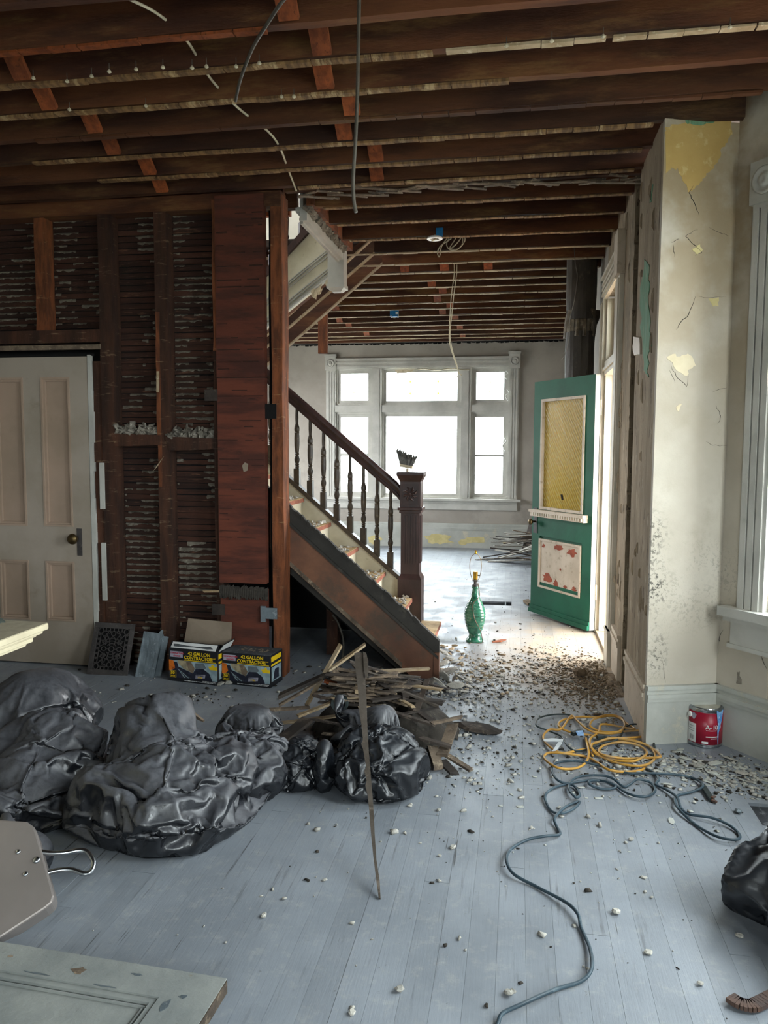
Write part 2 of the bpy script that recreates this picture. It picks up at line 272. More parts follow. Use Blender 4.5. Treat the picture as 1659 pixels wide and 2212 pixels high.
# ------------------------------------------------------------------ mesh building
WLOC = {}
class MB:
    def __init__(s): s.v = []; s.f = []
    def add(s, vs, fs):
        k = len(s.v); s.v += [tuple(p) for p in vs]; s.f += [tuple(i+k for i in f) for f in fs]; return s
    BF = ((0, 3, 2, 1), (4, 5, 6, 7), (0, 1, 5, 4), (1, 2, 6, 5), (2, 3, 7, 6), (3, 0, 4, 7))
    def box(s, x0, x1, y0, y1, z0, z1, m=None):
        vs = [(x0, y0, z0), (x1, y0, z0), (x1, y1, z0), (x0, y1, z0), (x0, y0, z1), (x1, y0, z1), (x1, y1, z1), (x0, y1, z1)]
        if m: vs = [m @ Vector(p) for p in vs]
        return s.add(vs, s.BF)
    def bar(s, p, q, w, h, up=(0, 0, 1), taper=1., jag=0., rnd=None):
        p = Vector(p); q = Vector(q); d = (q-p).normalized(); u = Vector(up)
        if abs(d.dot(u)) > .98: u = Vector((0, 1, 0)) if abs(d.y) < .9 else Vector((1, 0, 0))
        a = d.cross(u).normalized(); b = a.cross(d).normalized()
        vs = []
        for e, o, t in ((0, p, 1.), (1, q, taper)):
            for i, j in ((-1, -1), (1, -1), (1, 1), (-1, 1)):
                c = o+a*(i*w/2*t)+b*(j*h/2)
                if jag and rnd: c += d*rnd.uniform(-jag, jag)
                vs.append(c)
        return s.add(vs, ((0, 3, 2, 1), (4, 5, 6, 7), (0, 1, 5, 4), (1, 2, 6, 5), (2, 3, 7, 6), (3, 0, 4, 7)))
    def prism(s, pts, off):      # planar outline pts (3D) extruded by vector off
        off = Vector(off); n = len(pts); a = [Vector(p) for p in pts]; b = [p+off for p in a]
        return s.add(a+b, [tuple(range(n))[::-1], tuple(range(n, 2*n))]+[(i, (i+1) % n, n+(i+1) % n, n+i) for i in range(n)])
    def tube(s, pts, r, n=8, closed=False):
        pts = [Vector(p) for p in pts]; m = len(pts); vs = []; u = None
        for i, p in enumerate(pts):
            a = pts[i-1] if (i or closed) else p; b = pts[(i+1) % m] if (i < m-1 or closed) else p
            d = (b-a); d = d.normalized() if d.length > 1e-9 else Vector((0, 0, 1))
            if u is None: u = d.orthogonal().normalized()
            else:
                u = u-d*u.dot(d); u = u.normalized() if u.length > 1e-6 else d.orthogonal().normalized()
            w = d.cross(u); rr = r[i] if isinstance(r, (list, tuple)) else r
            for k in range(n):
                t = 2*math.pi*k/n; vs.append(p+u*(rr*math.cos(t))+w*(rr*math.sin(t)))
        fs = []
        for i in range(m if closed else m-1):
            j = (i+1) % m
            for k in range(n): fs.append((i*n+k, i*n+(k+1) % n, j*n+(k+1) % n, j*n+k))
        if not closed: fs += [tuple(range(n))[::-1], tuple(range((m-1)*n, m*n))]
        return s.add(vs, fs)
    def lathe(s, prof, o, n=24, axis='z', caps=True):
        o = Vector(o); vs = []; m = len(prof)
        for r, z in prof:
            for k in range(n):
                t = 2*math.pi*k/n; x, y = r*math.cos(t), r*math.sin(t)
                vs.append(o+(Vector((x, y, z)) if axis == 'z' else Vector((x, z, y)) if axis == 'y' else Vector((z, x, y))))
        fs = [(i*n+k, i*n+(k+1) % n, (i+1)*n+(k+1) % n, (i+1)*n+k) for i in range(m-1) for k in range(n)]
        if caps: fs += [tuple(range(n))[::-1], tuple(range((m-1)*n, m*n))]
        return s.add(vs, fs)
    def frame(s, x0, x1, z0, z1, w, y0, y1):   # rectangular frame in an xz plane
        s.box(x0, x0+w, y0, y1, z0, z1); s.box(x1-w, x1, y0, y1, z0, z1)
        s.box(x0+w, x1-w, y0, y1, z0, z0+w); s.box(x0+w, x1-w, y0, y1, z1-w, z1); return s
    def xf(s, m):
        s.v = [tuple(m @ Vector(p)) for p in s.v]; return s
    def build(s, name, mt, parent=None, smooth=False, bevel=0, kind=None, label=None, fix=True):
        v = np.array(s.v, float); c = (v.min(0)+v.max(0))/2
        me = bpy.data.meshes.new(name); me.from_pydata((v-c).tolist(), [], s.f); me.update()
        if fix:
            bm = bmesh.new(); bm.from_mesh(me); bmesh.ops.recalc_face_normals(bm, faces=bm.faces); bm.to_mesh(me); bm.free()
        return link(name, me, mt, Vector(c), parent, smooth, bevel, kind, label)
def link(name, me, mt, loc, parent=None, smooth=False, bevel=0, kind=None, label=None):
    if mt is not None: me.materials.append(MT[mt] if isinstance(mt, str) else mt)
    if smooth: me.polygons.foreach_set('use_smooth', [True]*len(me.polygons))
    o = bpy.data.objects.new(name, me); COL.objects.link(o); WLOC[o.name] = Vector(loc)
    if parent: o.parent = parent; o.location = Vector(loc)-WLOC[parent.name]
    else: o.location = loc
    if bevel:
        b = o.modifiers.new('bevel', 'BEVEL'); b.width = bevel; b.segments = 2; b.limit_method = 'ANGLE'
    if kind: o['kind'] = kind
    if label: o['label'] = label
    return o
def tag(o, label, cat, group=None):
    o['label'] = label; o['category'] = cat
    if group: o['group'] = group
    return o
def thing(name, label, cat, loc, group=None):
    o = bpy.data.objects.new(name, None); o.empty_display_size = .1; COL.objects.link(o); o.location = loc; WLOC[o.name] = Vector(loc); return tag(o, label, cat, group)
def struct(name, loc=(0, 0, 0)):
    o = bpy.data.objects.new(name, None); o.empty_display_size = .1; COL.objects.link(o); o.location = loc; WLOC[o.name] = Vector(loc); o['kind'] = 'structure'; return o
_unit = {}
def unit_mesh(key, mt):
    if key not in _unit:
        me = bpy.data.meshes.new(key); m = MB().box(-.5, .5, -.5, .5, -.5, .5); me.from_pydata(m.v, [], m.f); me.update(); me.materials.append(MT[mt]); _unit[key] = me
    return _unit[key]
def piece(name, key, mt, parent, x0, x1, y0, y1, z0, z1, rot=(0, 0, 0)):   # box piece sharing one mesh
    o = bpy.data.objects.new(name, unit_mesh(key, mt)); COL.objects.link(o)
    c = Vector(((x0+x1)/2, (y0+y1)/2, (z0+z1)/2)); WLOC[o.name] = c; o.parent = parent; o.location = c-WLOC[parent.name]
    o.scale = (x1-x0, y1-y0, z1-z0); o.rotation_euler = rot; return o
def spline(pts, n=8, closed=False):
    P = [Vector(p) for p in pts]; m = len(P); out = []
    for i in range(m if closed else m-1):
        a = P[i-1] if (i or closed) else P[0]; b = P[i]; c = P[(i+1) % m]; d = P[(i+2) % m] if (i+2 < m or closed) else P[-1]
        for k in range(n):
            t = k/n; out.append(.5*((2*b)+(c-a)*t+(2*a-5*b+4*c-d)*t*t+(3*b-a-3*c+d)*t**3))
    if not closed: out.append(P[-1])
    return out
def text(s, size, mt, parent, m, name='lettering', ext=.0008, align='LEFT', sx=1., bold=0.):
    cu = bpy.data.curves.new('lettering', 'FONT'); cu.body = s; cu.size = size; cu.extrude = ext; cu.align_x = align; cu.resolution_u = 2; cu.offset = bold
    t = bpy.data.objects.new('lettering', cu); COL.objects.link(t)
    dg = bpy.context.evaluated_depsgraph_get(); me = bpy.data.meshes.new_from_object(t.evaluated_get(dg)); bpy.data.objects.remove(t)
    me.transform(m @ Matrix.Diagonal((sx, 1, 1, 1))); me.materials.clear()
    n = len(me.vertices); co = np.empty(n*3); me.vertices.foreach_get('co', co); co = co.reshape(-1, 3); c = (co.min(0)+co.max(0))/2
    me.transform(Matrix.Translation(-Vector(c))); return link(name, me, mt, Vector(c), parent)
def XZ(x, y, z, rz=0):    # text plane upright, facing -Y (then turned by rz)
    return Matrix.Translation((x, y, z)) @ Matrix.Rotation(rz, 4, 'Z') @ Matrix.Rotation(math.pi/2, 4, 'X')
RND = random.Random(7)
# ================================================================== THE SETTING
ZC, XR, YB, XL, YN = 2.98, .655, 11.415, -4.3, -2.4
YP = 4.67                                     # front of the stud partition
def frame_m(o, u):                            # wall frame: x along u, y into the wall, z up
    u = Vector((u[0], u[1], 0)).normalized(); n = Vector((-u.y, u.x, 0))
    return Matrix(((u.x, n.x, 0, o[0]), (u.y, n.y, 0, o[1]), (0, 0, 1, 0), (0, 0, 0, 1)))
PB = Vector((1.0, 4.03, 0)); BM = frame_m(PB, (.605, -.796)); PM = frame_m((.645, 3.92), (.355, .11)); RM = frame_m((XR, 0), (0, -1))
# ---- floor: boards over a dark subfloor, two register openings cut out
floor = struct('floor')
MB().box(-4.5, 2.1, -2.5, 11.6, -.2, -.15).build('subfloor', 'void', floor)
BW = .083; holes = [(-.33, -.085, 7.24, 7.42), (1.02, 1.27, 3.12, 3.32)]
mb = MB()
for i in range(76): mb.box(-4.35+i*BW, -4.35+(i+1)*BW-.0012, -2.4, .6, -.03, 0)
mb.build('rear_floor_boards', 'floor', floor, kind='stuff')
r = random.Random(3)
for i in range(76):
    x0 = -4.35+i*BW; x1 = x0+BW-.0006
    if x0 > XR: segs = [(.6, r.uniform(1.8, 2.6)), (0, 4.3)]; segs[1] = (segs[0][1]+.001, 4.3)
    else:
        cuts = [.6]; y = .6+r.uniform(.8, 3.6)
        while y < 10.4: cuts.append(y); y += r.uniform(3.0, 4.8)
        cuts.append(YB); segs = [(cuts[k], cuts[k+1]-.0015) for k in range(len(cuts)-1)]
    for hx0, hx1, hy0, hy1 in holes:
        if x1 > hx0 and x0 < hx1:
            new = []
            for a, b in segs:
                if a < hy0 and b > hy1: new += [(a, hy0), (hy1, b)]
                else: new.append((a, b))
            segs = new
    for a, b in segs:
        dz = r.uniform(-.0008, .0002)
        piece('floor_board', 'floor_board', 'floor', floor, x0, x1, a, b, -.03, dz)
# ---- ceiling: deck, joists, bridging
ceiling = struct('ceiling', (0, 0, 3.2))
for a in ((XL-.2, 2.2, YN-.1, 4.93), (-1.33, 2.2, 4.93, 6.7), (XL-.2, -4.2, 4.93, 6.7), (XL-.2, 2.2, 6.7, YB+.2)):
    MB().box(a[0], a[1], a[2], a[3], 3.2, 3.26).build('deck', 'deck', ceiling)
JY = [1.2, 1.47, 1.74, 2.02, 2.30, 2.575, 2.842, 3.103, 3.384, 3.66, 3.935, 4.249, 4.542]
JB = [4.951, 5.325, 5.737, 6.148, 6.525, 6.863, 7.18, 7.485, 7.842, 8.26, 8.611, 9.026, 9.414, 9.765, 10.144, 10.553, 10.86, 11.2]
r = random.Random(11)
def joist(y, x0, x1, w=.045, dz=0, lath=False):
    m = MB(); n = 14
    for k in range(n):      # slightly bowed and chewed lower edge
        a = x0+(x1-x0)*k/n; b = x0+(x1-x0)*(k+1)/n
    zs = [ZC+dz+r.uniform(-.006, .006) for _ in range(n+1)]; ys = [y+.012*math.sin(k*.6+y)*.3 for k in range(n+1)]
    vs = []; fs = []
    for k in range(n+1):
        x = x0+(x1-x0)*k/n; vs += [(x, ys[k], zs[k]), (x, ys[k]+w, zs[k]), (x, ys[k]+w, 3.2), (x, ys[k], 3.2)]
    for k in range(n):
        a = 4*k; b = a+4; fs += [(a, a+1, b+1, b), (a+1, a+2, b+2, b+1), (a+2, a+3, b+3, b+2), (a+3, a, b, b+3)]
    fs += [(0, 3, 2, 1), (4*n, 4*n+1, 4*n+2, 4*n+3)]
    return m.add(vs, fs).build('joist', 'joist', ceiling)
for y in JY:
    joist(y, XL, 1.9 if y < 3.9 else 1.0)
for y in JB:
    joist(y, -1.3 if y < 6.1 else -1.14 if y < 6.7 else XL, XR+.1)
# worn strips of old lath and ceiling edge under the joists, broken off at different lengths
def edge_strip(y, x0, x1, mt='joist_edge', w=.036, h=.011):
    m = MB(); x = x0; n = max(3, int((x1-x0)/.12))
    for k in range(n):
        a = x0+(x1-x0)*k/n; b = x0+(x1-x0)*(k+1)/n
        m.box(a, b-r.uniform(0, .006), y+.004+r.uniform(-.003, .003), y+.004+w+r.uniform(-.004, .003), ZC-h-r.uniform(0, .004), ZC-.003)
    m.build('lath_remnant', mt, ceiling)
for y, x0, x1, mt in [(2.842, -2.3, -.93, 'bridge'), (3.103, -2.4, -.35, 'joist_edge'), (3.103, -.3, .3, 'stick_pale'), (3.103, .32, 1.7, 'stick_pale'), (3.384, -2.6, -.06, 'joist_edge'),
                      (3.66, -2.4, 1.0, 'joist'), (3.935, -2.6, .6, 'joist_edge'), (4.249, -2.4, .6, 'joist_edge'), (4.542, -1.3, .6, 'joist_edge')]: edge_strip(y, x0, x1, mt)
for y in JB[:-1]: edge_strip(y, -1.25 if y < 6.1 else -3.2, XR-.01, 'stick_pale' if 6.0 < y else 'joist_edge', w=.04, h=.008)  # back strips paler: light on the joist undersides painted in
# torn lath along the line of the removed partition
m = MB()
for k in range(34):
    x = -1.35+2.0*k/33+r.uniform(-.05, .05); m.bar((x, 4.66+r.uniform(-.05, .05), ZC-.012+r.uniform(-.02, .012)), (x+r.uniform(.08, .4), 4.68+r.uniform(-.05, .05), ZC-.014+r.uniform(-.02, .012)), .028, .006)
m.build('torn_lath_edge', 'stick', ceiling, kind='stuff')
MB().box(-1.4, XR, 4.62, 4.66, ZC-.005, ZC+.09).build('partition_header', 'joist', ceiling)
# bridging pieces between the joists, seen by their lower ends
AJ = JY+JB
def bridge(px, py):
    p = atz(px, py, 2.995); k = max([i for i, y in enumerate(AJ) if y < p.y+.12] or [0]); k = min(max(k, 1), len(AJ)-1)
    y1 = AJ[k]-.004; y0 = AJ[k-1]+.05; w = .075
    m = MB(); a = [(p.x-w/2, y1, 2.995), (p.x+w/2, y1, 2.995), (p.x+w/2, y0, 3.19), (p.x-w/2, y0, 3.19)]
    m.prism(a, (0, -.012, -.018)); m.build('cross_bridging', 'bridge', ceiling)
for px, py in [(690, 98), (697, 172), (757, 233), (745, 295), (815, 345), (812, 378), (620, 26), (40, 158), (85, 213), (195, 272), (230, 315), (312, 362), (335, 398),
               (876, 585), (961, 583), (1055, 580), (931, 611), (957, 631), (945, 647), (971, 658), (955, 673), (983, 685), (739, 677), (734, 693), (763, 709), (790, 720), (993, 706), (1001, 728)]: bridge(px, py)
# nails left in the joist edges with dabs of plaster
m = MB(); m2 = MB()
for px, py in [(145, 177), (198, 166), (236, 156), (294, 151), (352, 147), (415, 148), (446, 145), (150, 238), (315, 230), (608, 210), (635, 210), (1094, 100), (1192, 90), (1303, 80), (1577, 60), (560, 138), (72, 170), (510, 145)]:
    p = atz(px, py, ZC-.03); m.tube([p, p+Vector((0, 0, .035))], .0018, 5); m2.lathe([(.003, -.004), (.009, 0), (.007, .006), (.002, .011)], p, 7)
m.build('bent_nails', 'greycable', ceiling, kind='stuff'); m2.build('plaster_dabs', 'romex', ceiling, kind='stuff')

# ---- walls of the shell
wl = struct('wall_left', (XL, 4, 0))
for a in ((YN-.1, 5.0, 0, 3.26), (5.0, 6.9, 0, 3.8), (5.0, 6.9, 5.3, 5.7), (4.6, 5.0, 3.26, 5.7), (6.9, 8.2, 3.26, 5.7), (6.9, 8.4, 0, 3.26), (8.4, 10.4, 0, .7), (8.4, 10.4, 2.6, 3.26), (10.4, YB+.2, 0, 3.26)):
    MB().box(XL-.2, XL, *a).build('plaster_panel', 'wall', wl)
portal((XL-.25, 5.95, 4.55), (0, -math.pi/2, 0), 1.5, 1.9)
portal((XL-.25, 9.4, 1.65), (0, -math.pi/2, 0), 1.9, 2.0)
up = struct('wall_upper', (-2, 8, 4.5))
MB().box(XL, .8, 8.0, 8.2, 3.26, 5.7).build('plaster_panel', 'plaster', up)
MB().box(XL, .8, 4.6, 4.75, 3.26, 5.7).build('plaster_panel', 'plaster', up)
MB().box(.8, 1.0, 4.6, 8.2, 3.26, 5.7).build('plaster_panel', 'plaster', up)
MB().box(XL-.2, 1.0, 4.6, 8.2, 5.7, 5.8).build('plaster_panel', 'plaster', up)
WX0, WX1, WZ0, WZ1 = -2.70, -.12, .72, 2.62
wb = struct('wall_back', (0, YB, 0))
for a in ((XL, WX0, 0, 3.26), (WX1, XR+.2, 0, 3.26), (WX0, WX1, 0, WZ0), (WX0, WX1, WZ1, 3.26)):
    MB().box(a[0], a[1], YB, YB+.18, a[2], a[3]).build('plaster_panel', 'wall', wb)
mb = MB(); r = random.Random(5)
for k in range(70):
    x = -4.2+4.8*k/70; mb.prism([(x, YB-.012, ZC+.01), (x+.075, YB-.012, ZC+.01), (x+.07, YB-.012, ZC-.004-r.uniform(0, .015)), (x+.02, YB-.012, ZC-.002-r.uniform(0, .02))], (0, .012, 0))
mb.build('ragged_plaster_edge', 'void', wb, kind='stuff')
wr = struct('wall_right', (XR, 5.2, 0))
MB().box(XR, XR+.2, 4.88, 5.47, 0, 3.1).build('near_section', 'peel', wr)
MB().box(XR, XR+.2, 5.47, 6.30, 2.62, 3.1).build('above_door', 'peel', wr)
MB().box(XR, XR+.2, 6.30, YB, 0, 3.1).build('far_section', 'wall', wr)
MB().box(XR+.03, XR+.2, 4.64, 4.88, 0, 3.1).build('black_slot', 'void', wr)  # black backing set behind the wall face
mb = MB(); r = random.Random(9)         # broken plaster keys and lath ends that edge the slot
for side in (4.88, 4.64):
    z = .02
    while z < 2.95:
        h = r.uniform(.05, .16); w = r.uniform(.002, .022); s = -1 if side > 4.7 else 1
        mb.prism([(XR-.003, side-s*.004, z), (XR-.003, side+s*w, z+h*.3), (XR-.003, side+s*w*.7, z+h*.8), (XR-.003, side-s*.004, z+h)], (.03, 0, 0)); z += h
mb.build('broken_edge', 'peel', wr, kind='stuff')
wp = struct('wall_pier', (.645, 3.92, 0))
MB().box(XR-.01, XR+.04, 3.97, 4.64, 0, 3.0).build('side_face', 'peel', wp)
MB().prism([(.645, 3.92, 0), (1.0, 4.03, 0), (1.12, 4.25, 0), (.845, 4.25, 0), (.645, 3.97, 0)], (0, 0, 2.985)).build('front_face', 'pier', wp)
bay = struct('wall_bay', (1.2, 3.8, 0))
for a in ((0, .25, 0, 3.2), (.25, .92, 0, .70), (.25, .92, 2.62, 3.2), (.92, 1.15, 0, 3.2)):
    MB().box(a[0], a[1], 0, .16, a[2], a[3], BM).build('plaster_panel', 'pier', bay)
E1 = BM @ Vector((1.15, 0, 0))
for a in ((2.7, E1.y+.05, 0, 3.2), (1.7, 2.7, 0, .7), (1.7, 2.7, 2.62, 3.2), (.1, 1.7, 0, 3.2), (-1.0, .1, 0, .7), (-1.0, .1, 2.62, 3.2), (YN, -1.0, 0, 3.2)):
    MB().box(E1.x, E1.x+.16, a[0], a[1], a[2], a[3]).build('plaster_panel', 'plaster', bay)
rear = struct('wall_rear', (-1, YN, 0))
for a in ((XL, -.9, 0, 3.2), (-.9, .5, 0, .9), (-.9, .5, 2.2, 3.2), (.5, 2.0, 0, 3.2)):
    MB().box(a[0], a[1], YN-.16, YN, a[2], a[3]).build('plaster_panel', 'plaster', rear)
portal((-.2, YN-.18, 1.55), (math.pi/2, 0, 0), 1.4, 1.3)
portal((E1.x+.18, 2.2, 1.66), (0, math.pi/2, 0), 1.9, 1.0); portal((E1.x+.18, -.45, 1.66), (0, math.pi/2, 0), 1.9, 1.1)
q = BM @ Vector((.585, .18, 1.66)); o_ = (math.pi/2, 0, math.atan2(-.796, .605)+math.pi)
portal(q, o_, .67, 1.9)
portal(((WX0+WX1)/2, YB+.2, 1.67), (-math.pi/2, 0, 0), 2.5, 1.9)
portal((XR+.22, 5.885, 1.3), (0, math.pi/2, 0), 2.6, .83)
# ground outside
g = MB().box(-40, 40, -40, 60, -.6, -.5).build('ground', 'ground', kind='structure')
MB().box(XR+.2, XR+3.2, 4.2, 7.6, -.5, -.04).build('added_warm_porch', 'brick', kind='structure')  # unseen porch added to bounce warm light into the doorway

# ---- patches and cracks on the pier and bay plaster (flat, a millimetre proud)
def patch(name, outline, mt, M, parent, d=.0015):       # outline in photo pixels on the wall whose frame is M
    P = M @ Vector((0, 0, 0)); n = (M.to_3x3() @ Vector((0, 1, 0)))
    pts = [atplane(x, y, P, n)-n*d for x, y in outline]
    return MB().prism(pts, n*d*.95).build(name, mt, parent)
def jag(pts, amp, n, seed):
    rr = random.Random(seed); out = []
    for i in range(len(pts)):
        a = Vector(pts[i]); b = Vector(pts[(i+1) % len(pts)])
        for k in range(n):
            q = a.lerp(b, k/n); out.append((q.x+(rr.uniform(-amp, amp) if k else 0), q.y+(rr.uniform(-amp, amp) if k else 0)))
    return out
patch('yellow_paint_patch', jag([(1438, 290), (1437, 275), (1470, 268), (1555, 252), (1580, 262), (1582, 290), (1572, 305), (1560, 318), (1552, 345), (1535, 368), (1520, 385), (1512, 395), (1500, 408), (1488, 416), (1478, 395), (1465, 368), (1450, 362), (1438, 376)], 3, 4, 1), 'yellowstain', PM, wp)
patch('blue_green_remnant', jag([(1480, 256), (1550, 248), (1556, 258), (1540, 266), (1500, 270), (1484, 268)], 3, 3, 2), 'teal', PM, wp, .0022)
patch('cream_under_coat', jag([(1440, 772), (1452, 765), (1470, 770), (1485, 764), (1497, 775), (1503, 790), (1488, 798), (1484, 812), (1472, 806), (1455, 792)], 3, 3, 3), 'cream_flake', PM, wp)
patch('cream_chip', jag([(1460, 880), (1473, 872), (1466, 890)], 2, 2, 4), 'cream_flake', PM, wp)
patch('pale_yellow_chip', jag([(1530, 645), (1552, 642), (1552, 660), (1540, 662)], 2, 3, 5), 'cream_yellow', PM, wp)
patch('pale_yellow_chip', jag([(1494, 538), (1512, 528), (1518, 540), (1505, 550)], 2, 3, 6), 'cream_yellow', PM, wp)
def crack(pts, w=.004, M=PM, parent=None, seed=0):
    rr = random.Random(seed); P = M @ Vector((0, 0, 0)); n = (M.to_3x3() @ Vector((0, 1, 0)))
    out = []
    for i in range(len(pts)-1):
        for k in range(4):
            t = k/4; out.append((pts[i][0]+(pts[i+1][0]-pts[i][0])*t+rr.uniform(-1.5, 1.5), pts[i][1]+(pts[i+1][1]-pts[i][1])*t+rr.uniform(-1.5, 1.5)))
    out.append(pts[-1]); q = [atplane(x, y, P, n)-n*.0006 for x, y in out]; m = MB()
    m.tube(q, [w*.3*math.sin(math.pi*(.08+.84*i/(len(q)-1))) for i in range(len(q))], 5); return m.build('crack', 'crack', parent or wp)
for i, (c, w) in enumerate([([(1505, 390), (1488, 416), (1500, 440), (1510, 465)], .006), ([(1468, 515), (1450, 524)], .004), ([(1506, 495), (1480, 510), (1500, 530), (1516, 545), (1502, 553)], .005),
          ([(1503, 640), (1488, 680), (1470, 695), (1461, 712)], .006), ([(1455, 530), (1457, 555)], .004), ([(1530, 490), (1560, 505), (1575, 510)], .003), ([(1545, 875), (1555, 890), (1556, 905), (1550, 915)], .004), ([(1525, 955), (1540, 962), (1570, 963)], .003),
          ([(1540, 845), (1570, 838)], .003), ([(1450, 790), (1460, 812), (1484, 836), (1487, 812)], .004), ([(1446, 800), (1458, 826)], .003), ([(1430, 1425), (1438, 1475)], .003), ([(1500, 640), (1530, 643), (1570, 640)], .002)]): crack(c, w, seed=i)
for i, c in enumerate([[(1562, 1362), (1552, 1382), (1558, 1398), (1548, 1410)], [(1630, 1375), (1640, 1410), (1657, 1445)]]): crack(c, .006, BM, bay, 30+i)
patch('lifted_plaster', jag([(1556, 1385), (1575, 1368), (1610, 1362), (1640, 1378), (1646, 1420), (1659, 1450), (1659, 1530), (1548, 1478), (1550, 1420)], 2, 3, 8), 'pier', BM, bay, .006)
patch('dark_stain', jag([(1594, 1452), (1600, 1450), (1604, 1478), (1592, 1476)], 2, 3, 9), 'rubble', BM, bay, .007)
patch('green_paint_remnant', jag([(1397, 560), (1408, 575), (1405, 640), (1412, 730), (1403, 800), (1407, 815), (1396, 800), (1390, 720), (1388, 640)], 3, 5, 10), 'teal', RM, wp, .013)
patch('green_paint_remnant', jag([(1414, 398), (1416, 398), (1412, 435), (1409, 438)], 1.5, 3, 11), 'teal', RM, wp, .013)
patch('loose_flake', jag([(1376, 727), (1389, 729), (1390, 765), (1378, 768), (1374, 748)], 2, 2, 12), 'beige', RM, wp, .02)
# peeled strips standing off the side faces
mb = MB(); r = random.Random(21)
for k in range(34):
    y = r.choice([r.uniform(3.97, 4.6), r.uniform(4.92, 5.26)]); z = r.uniform(.45, 2.9); h = r.uniform(.04, .16); w = r.uniform(.008, .028)
    x = XR-.012; c = [(x, y, z), (x-.008, y+w, z+h*.2), (x-.006, y+w*.8, z+h*.8), (x, y+w*.3, z+h), (x-.002, y-w*.2, z+h*.5)]; mb.prism(c, (.0025, 0, 0))
mb.build('peeling_flakes', 'peel', wp, kind='stuff')

# ---- baseboards
def baseboard(name, M, x0, x1, mt='base', h=.293):
    m = MB()
    for a, b, d in ((0, h*.73, .02), (h*.73, h*.79, .026), (h*.79, h*.86, .03), (h*.86, h*.93, .019), (h*.93, h, .025)): m.box(x0, x1, -d, .01, a, b, M)
    return m.build(name, mt, kind='structure')
baseboard('baseboard_pier', PM, -.004, .372); baseboard('baseboard_bay', BM, 0, 1.15)
bb = baseboard('baseboard_back', frame_m((0, YB), (1, 0)), XL, XR, h=.36)
bs_ = baseboard('baseboard_right', RM, -4.62, -3.925, 'beige'); baseboard('baseboard_right', RM, -5.285, -4.96, 'beige')
FM = frame_m((0, YB-.02), (1, 0))
for i, o in enumerate([[(916, 1158), (945, 1153), (975, 1158), (968, 1166), (982, 1172), (950, 1176), (925, 1172)], [(990, 1170), (1010, 1160), (1045, 1160), (1046, 1172), (1012, 1174), (1000, 1178)], [(1085, 1166), (1094, 1170), (1088, 1180)], [(795, 1160), (815, 1155), (828, 1165), (810, 1176), (796, 1172)], [(742, 1090), (765, 1083), (800, 1088), (790, 1096), (770, 1092), (748, 1096)]]):
    patch('yellow_peel_patch', jag(o, 2.5, 3, 40+i), 'cream_yellow', FM, bb if i < 4 else wb, .002 if i < 4 else -.018)

# ---- window_1: the triple window of the far wall
w1 = struct('window_1', ((WX0+WX1)/2, YB, 1.6))
YF = YB-.03
def wpart(name, m, mt='trim', par=w1, **k): return m.build(name, mt, par, **k)
for x in (-2.83, -.14):                                   # fluted side casings
    m = MB().box(x, x+.14, YF, YB, .72, 2.60)
    for k in range(3): m.box(x+.018+k*.038, x+.046+k*.038, YF-.009, YF, .74, 2.58)
    wpart('side_casing', m)
    c = wpart('corner_block', MB().box(x-.01, x+.15, YF-.022, YB, 2.60, 2.80).box(x-.018, x+.158, YF-.035, YB, 2.80, 2.835))
    wpart('rosette', MB().lathe([(.058, 0), (.058, -.012), (.048, -.014), (.04, -.006), (.03, -.006), (.024, -.016), (.012, -.018), (.001, -.012)], (x+.07, YF-.022, 2.70), 20, 'y'), par=c, smooth=True)
m = MB().box(-2.68, -.15, YF, YB, 2.62, 2.76).box(-2.68, -.15, YF-.02, YB, 2.74, 2.77).box(-2.68, -.15, YF-.014, YB, 2.70, 2.72).box(-2.68, -.15, YF-.01, YB, 2.64, 2.665); wpart('head_casing', m)
for x in (-2.13, -.82): wpart('mullion', MB().box(x, x+.135, YF-.01, YB+.06, .72, 2.62).box(x+.03, x+.105, YF-.018, YF-.01, .74, 2.60))
for a, b in ((-2.69, -2.13), (-1.995, -.82), (-.685, -.14)): wpart('transom_bar', MB().box(a, b, YF, YB+.06, 1.985, 2.085))
wpart('stool', MB().box(-2.88, .05, YF-.05, YB+.06, .69, .725)); wpart('apron', MB().box(-2.83, 0, YF+.005, YB, .56, .69).box(-2.83, 0, YF-.01, YB, .655, .69))
for a, b in ((-2.69, -2.13), (-1.995, -.82), (-.685, -.14)):
    wide = b-a > 1
    for z0, z1, dbl in ((2.085, 2.63, 0), (.725, 1.985, 0 if wide else 1)):
        s = wpart('sash', MB().frame(a, b, z0, z1, .03, YB+.0, YB+.05).frame(a+.03, b-.03, z0+.03, z1-.03, .045 if not wide else .035, YB+.02, YB+.05))
        if dbl: m = MB().box(a+.07, b-.07, YB+.02, YB+.05, (z0+z1)/2-.02, (z0+z1)/2+.02); m.build('meeting_rail', 'trim', s)
        MB().box(a+.03, b-.03, YB+.033, YB+.037, z0+.03, z1-.03).build('pane', 'glass', s)
        if z0 > 2:
            for dx in ((.27,) if not wide else (.42, .83)):
                for dz in ((.17, .34) if wide else (.2, .33)):
                    c = Vector((a+dx, YB+.03, z0+dz)); MB().prism([c+Vector((-.018, 0, 0)), c+Vector((0, 0, -.028)), c+Vector((.018, 0, 0)), c+Vector((0, 0, .028))], (0, .003, 0)).build('amber_glass_inset', 'amber', s)
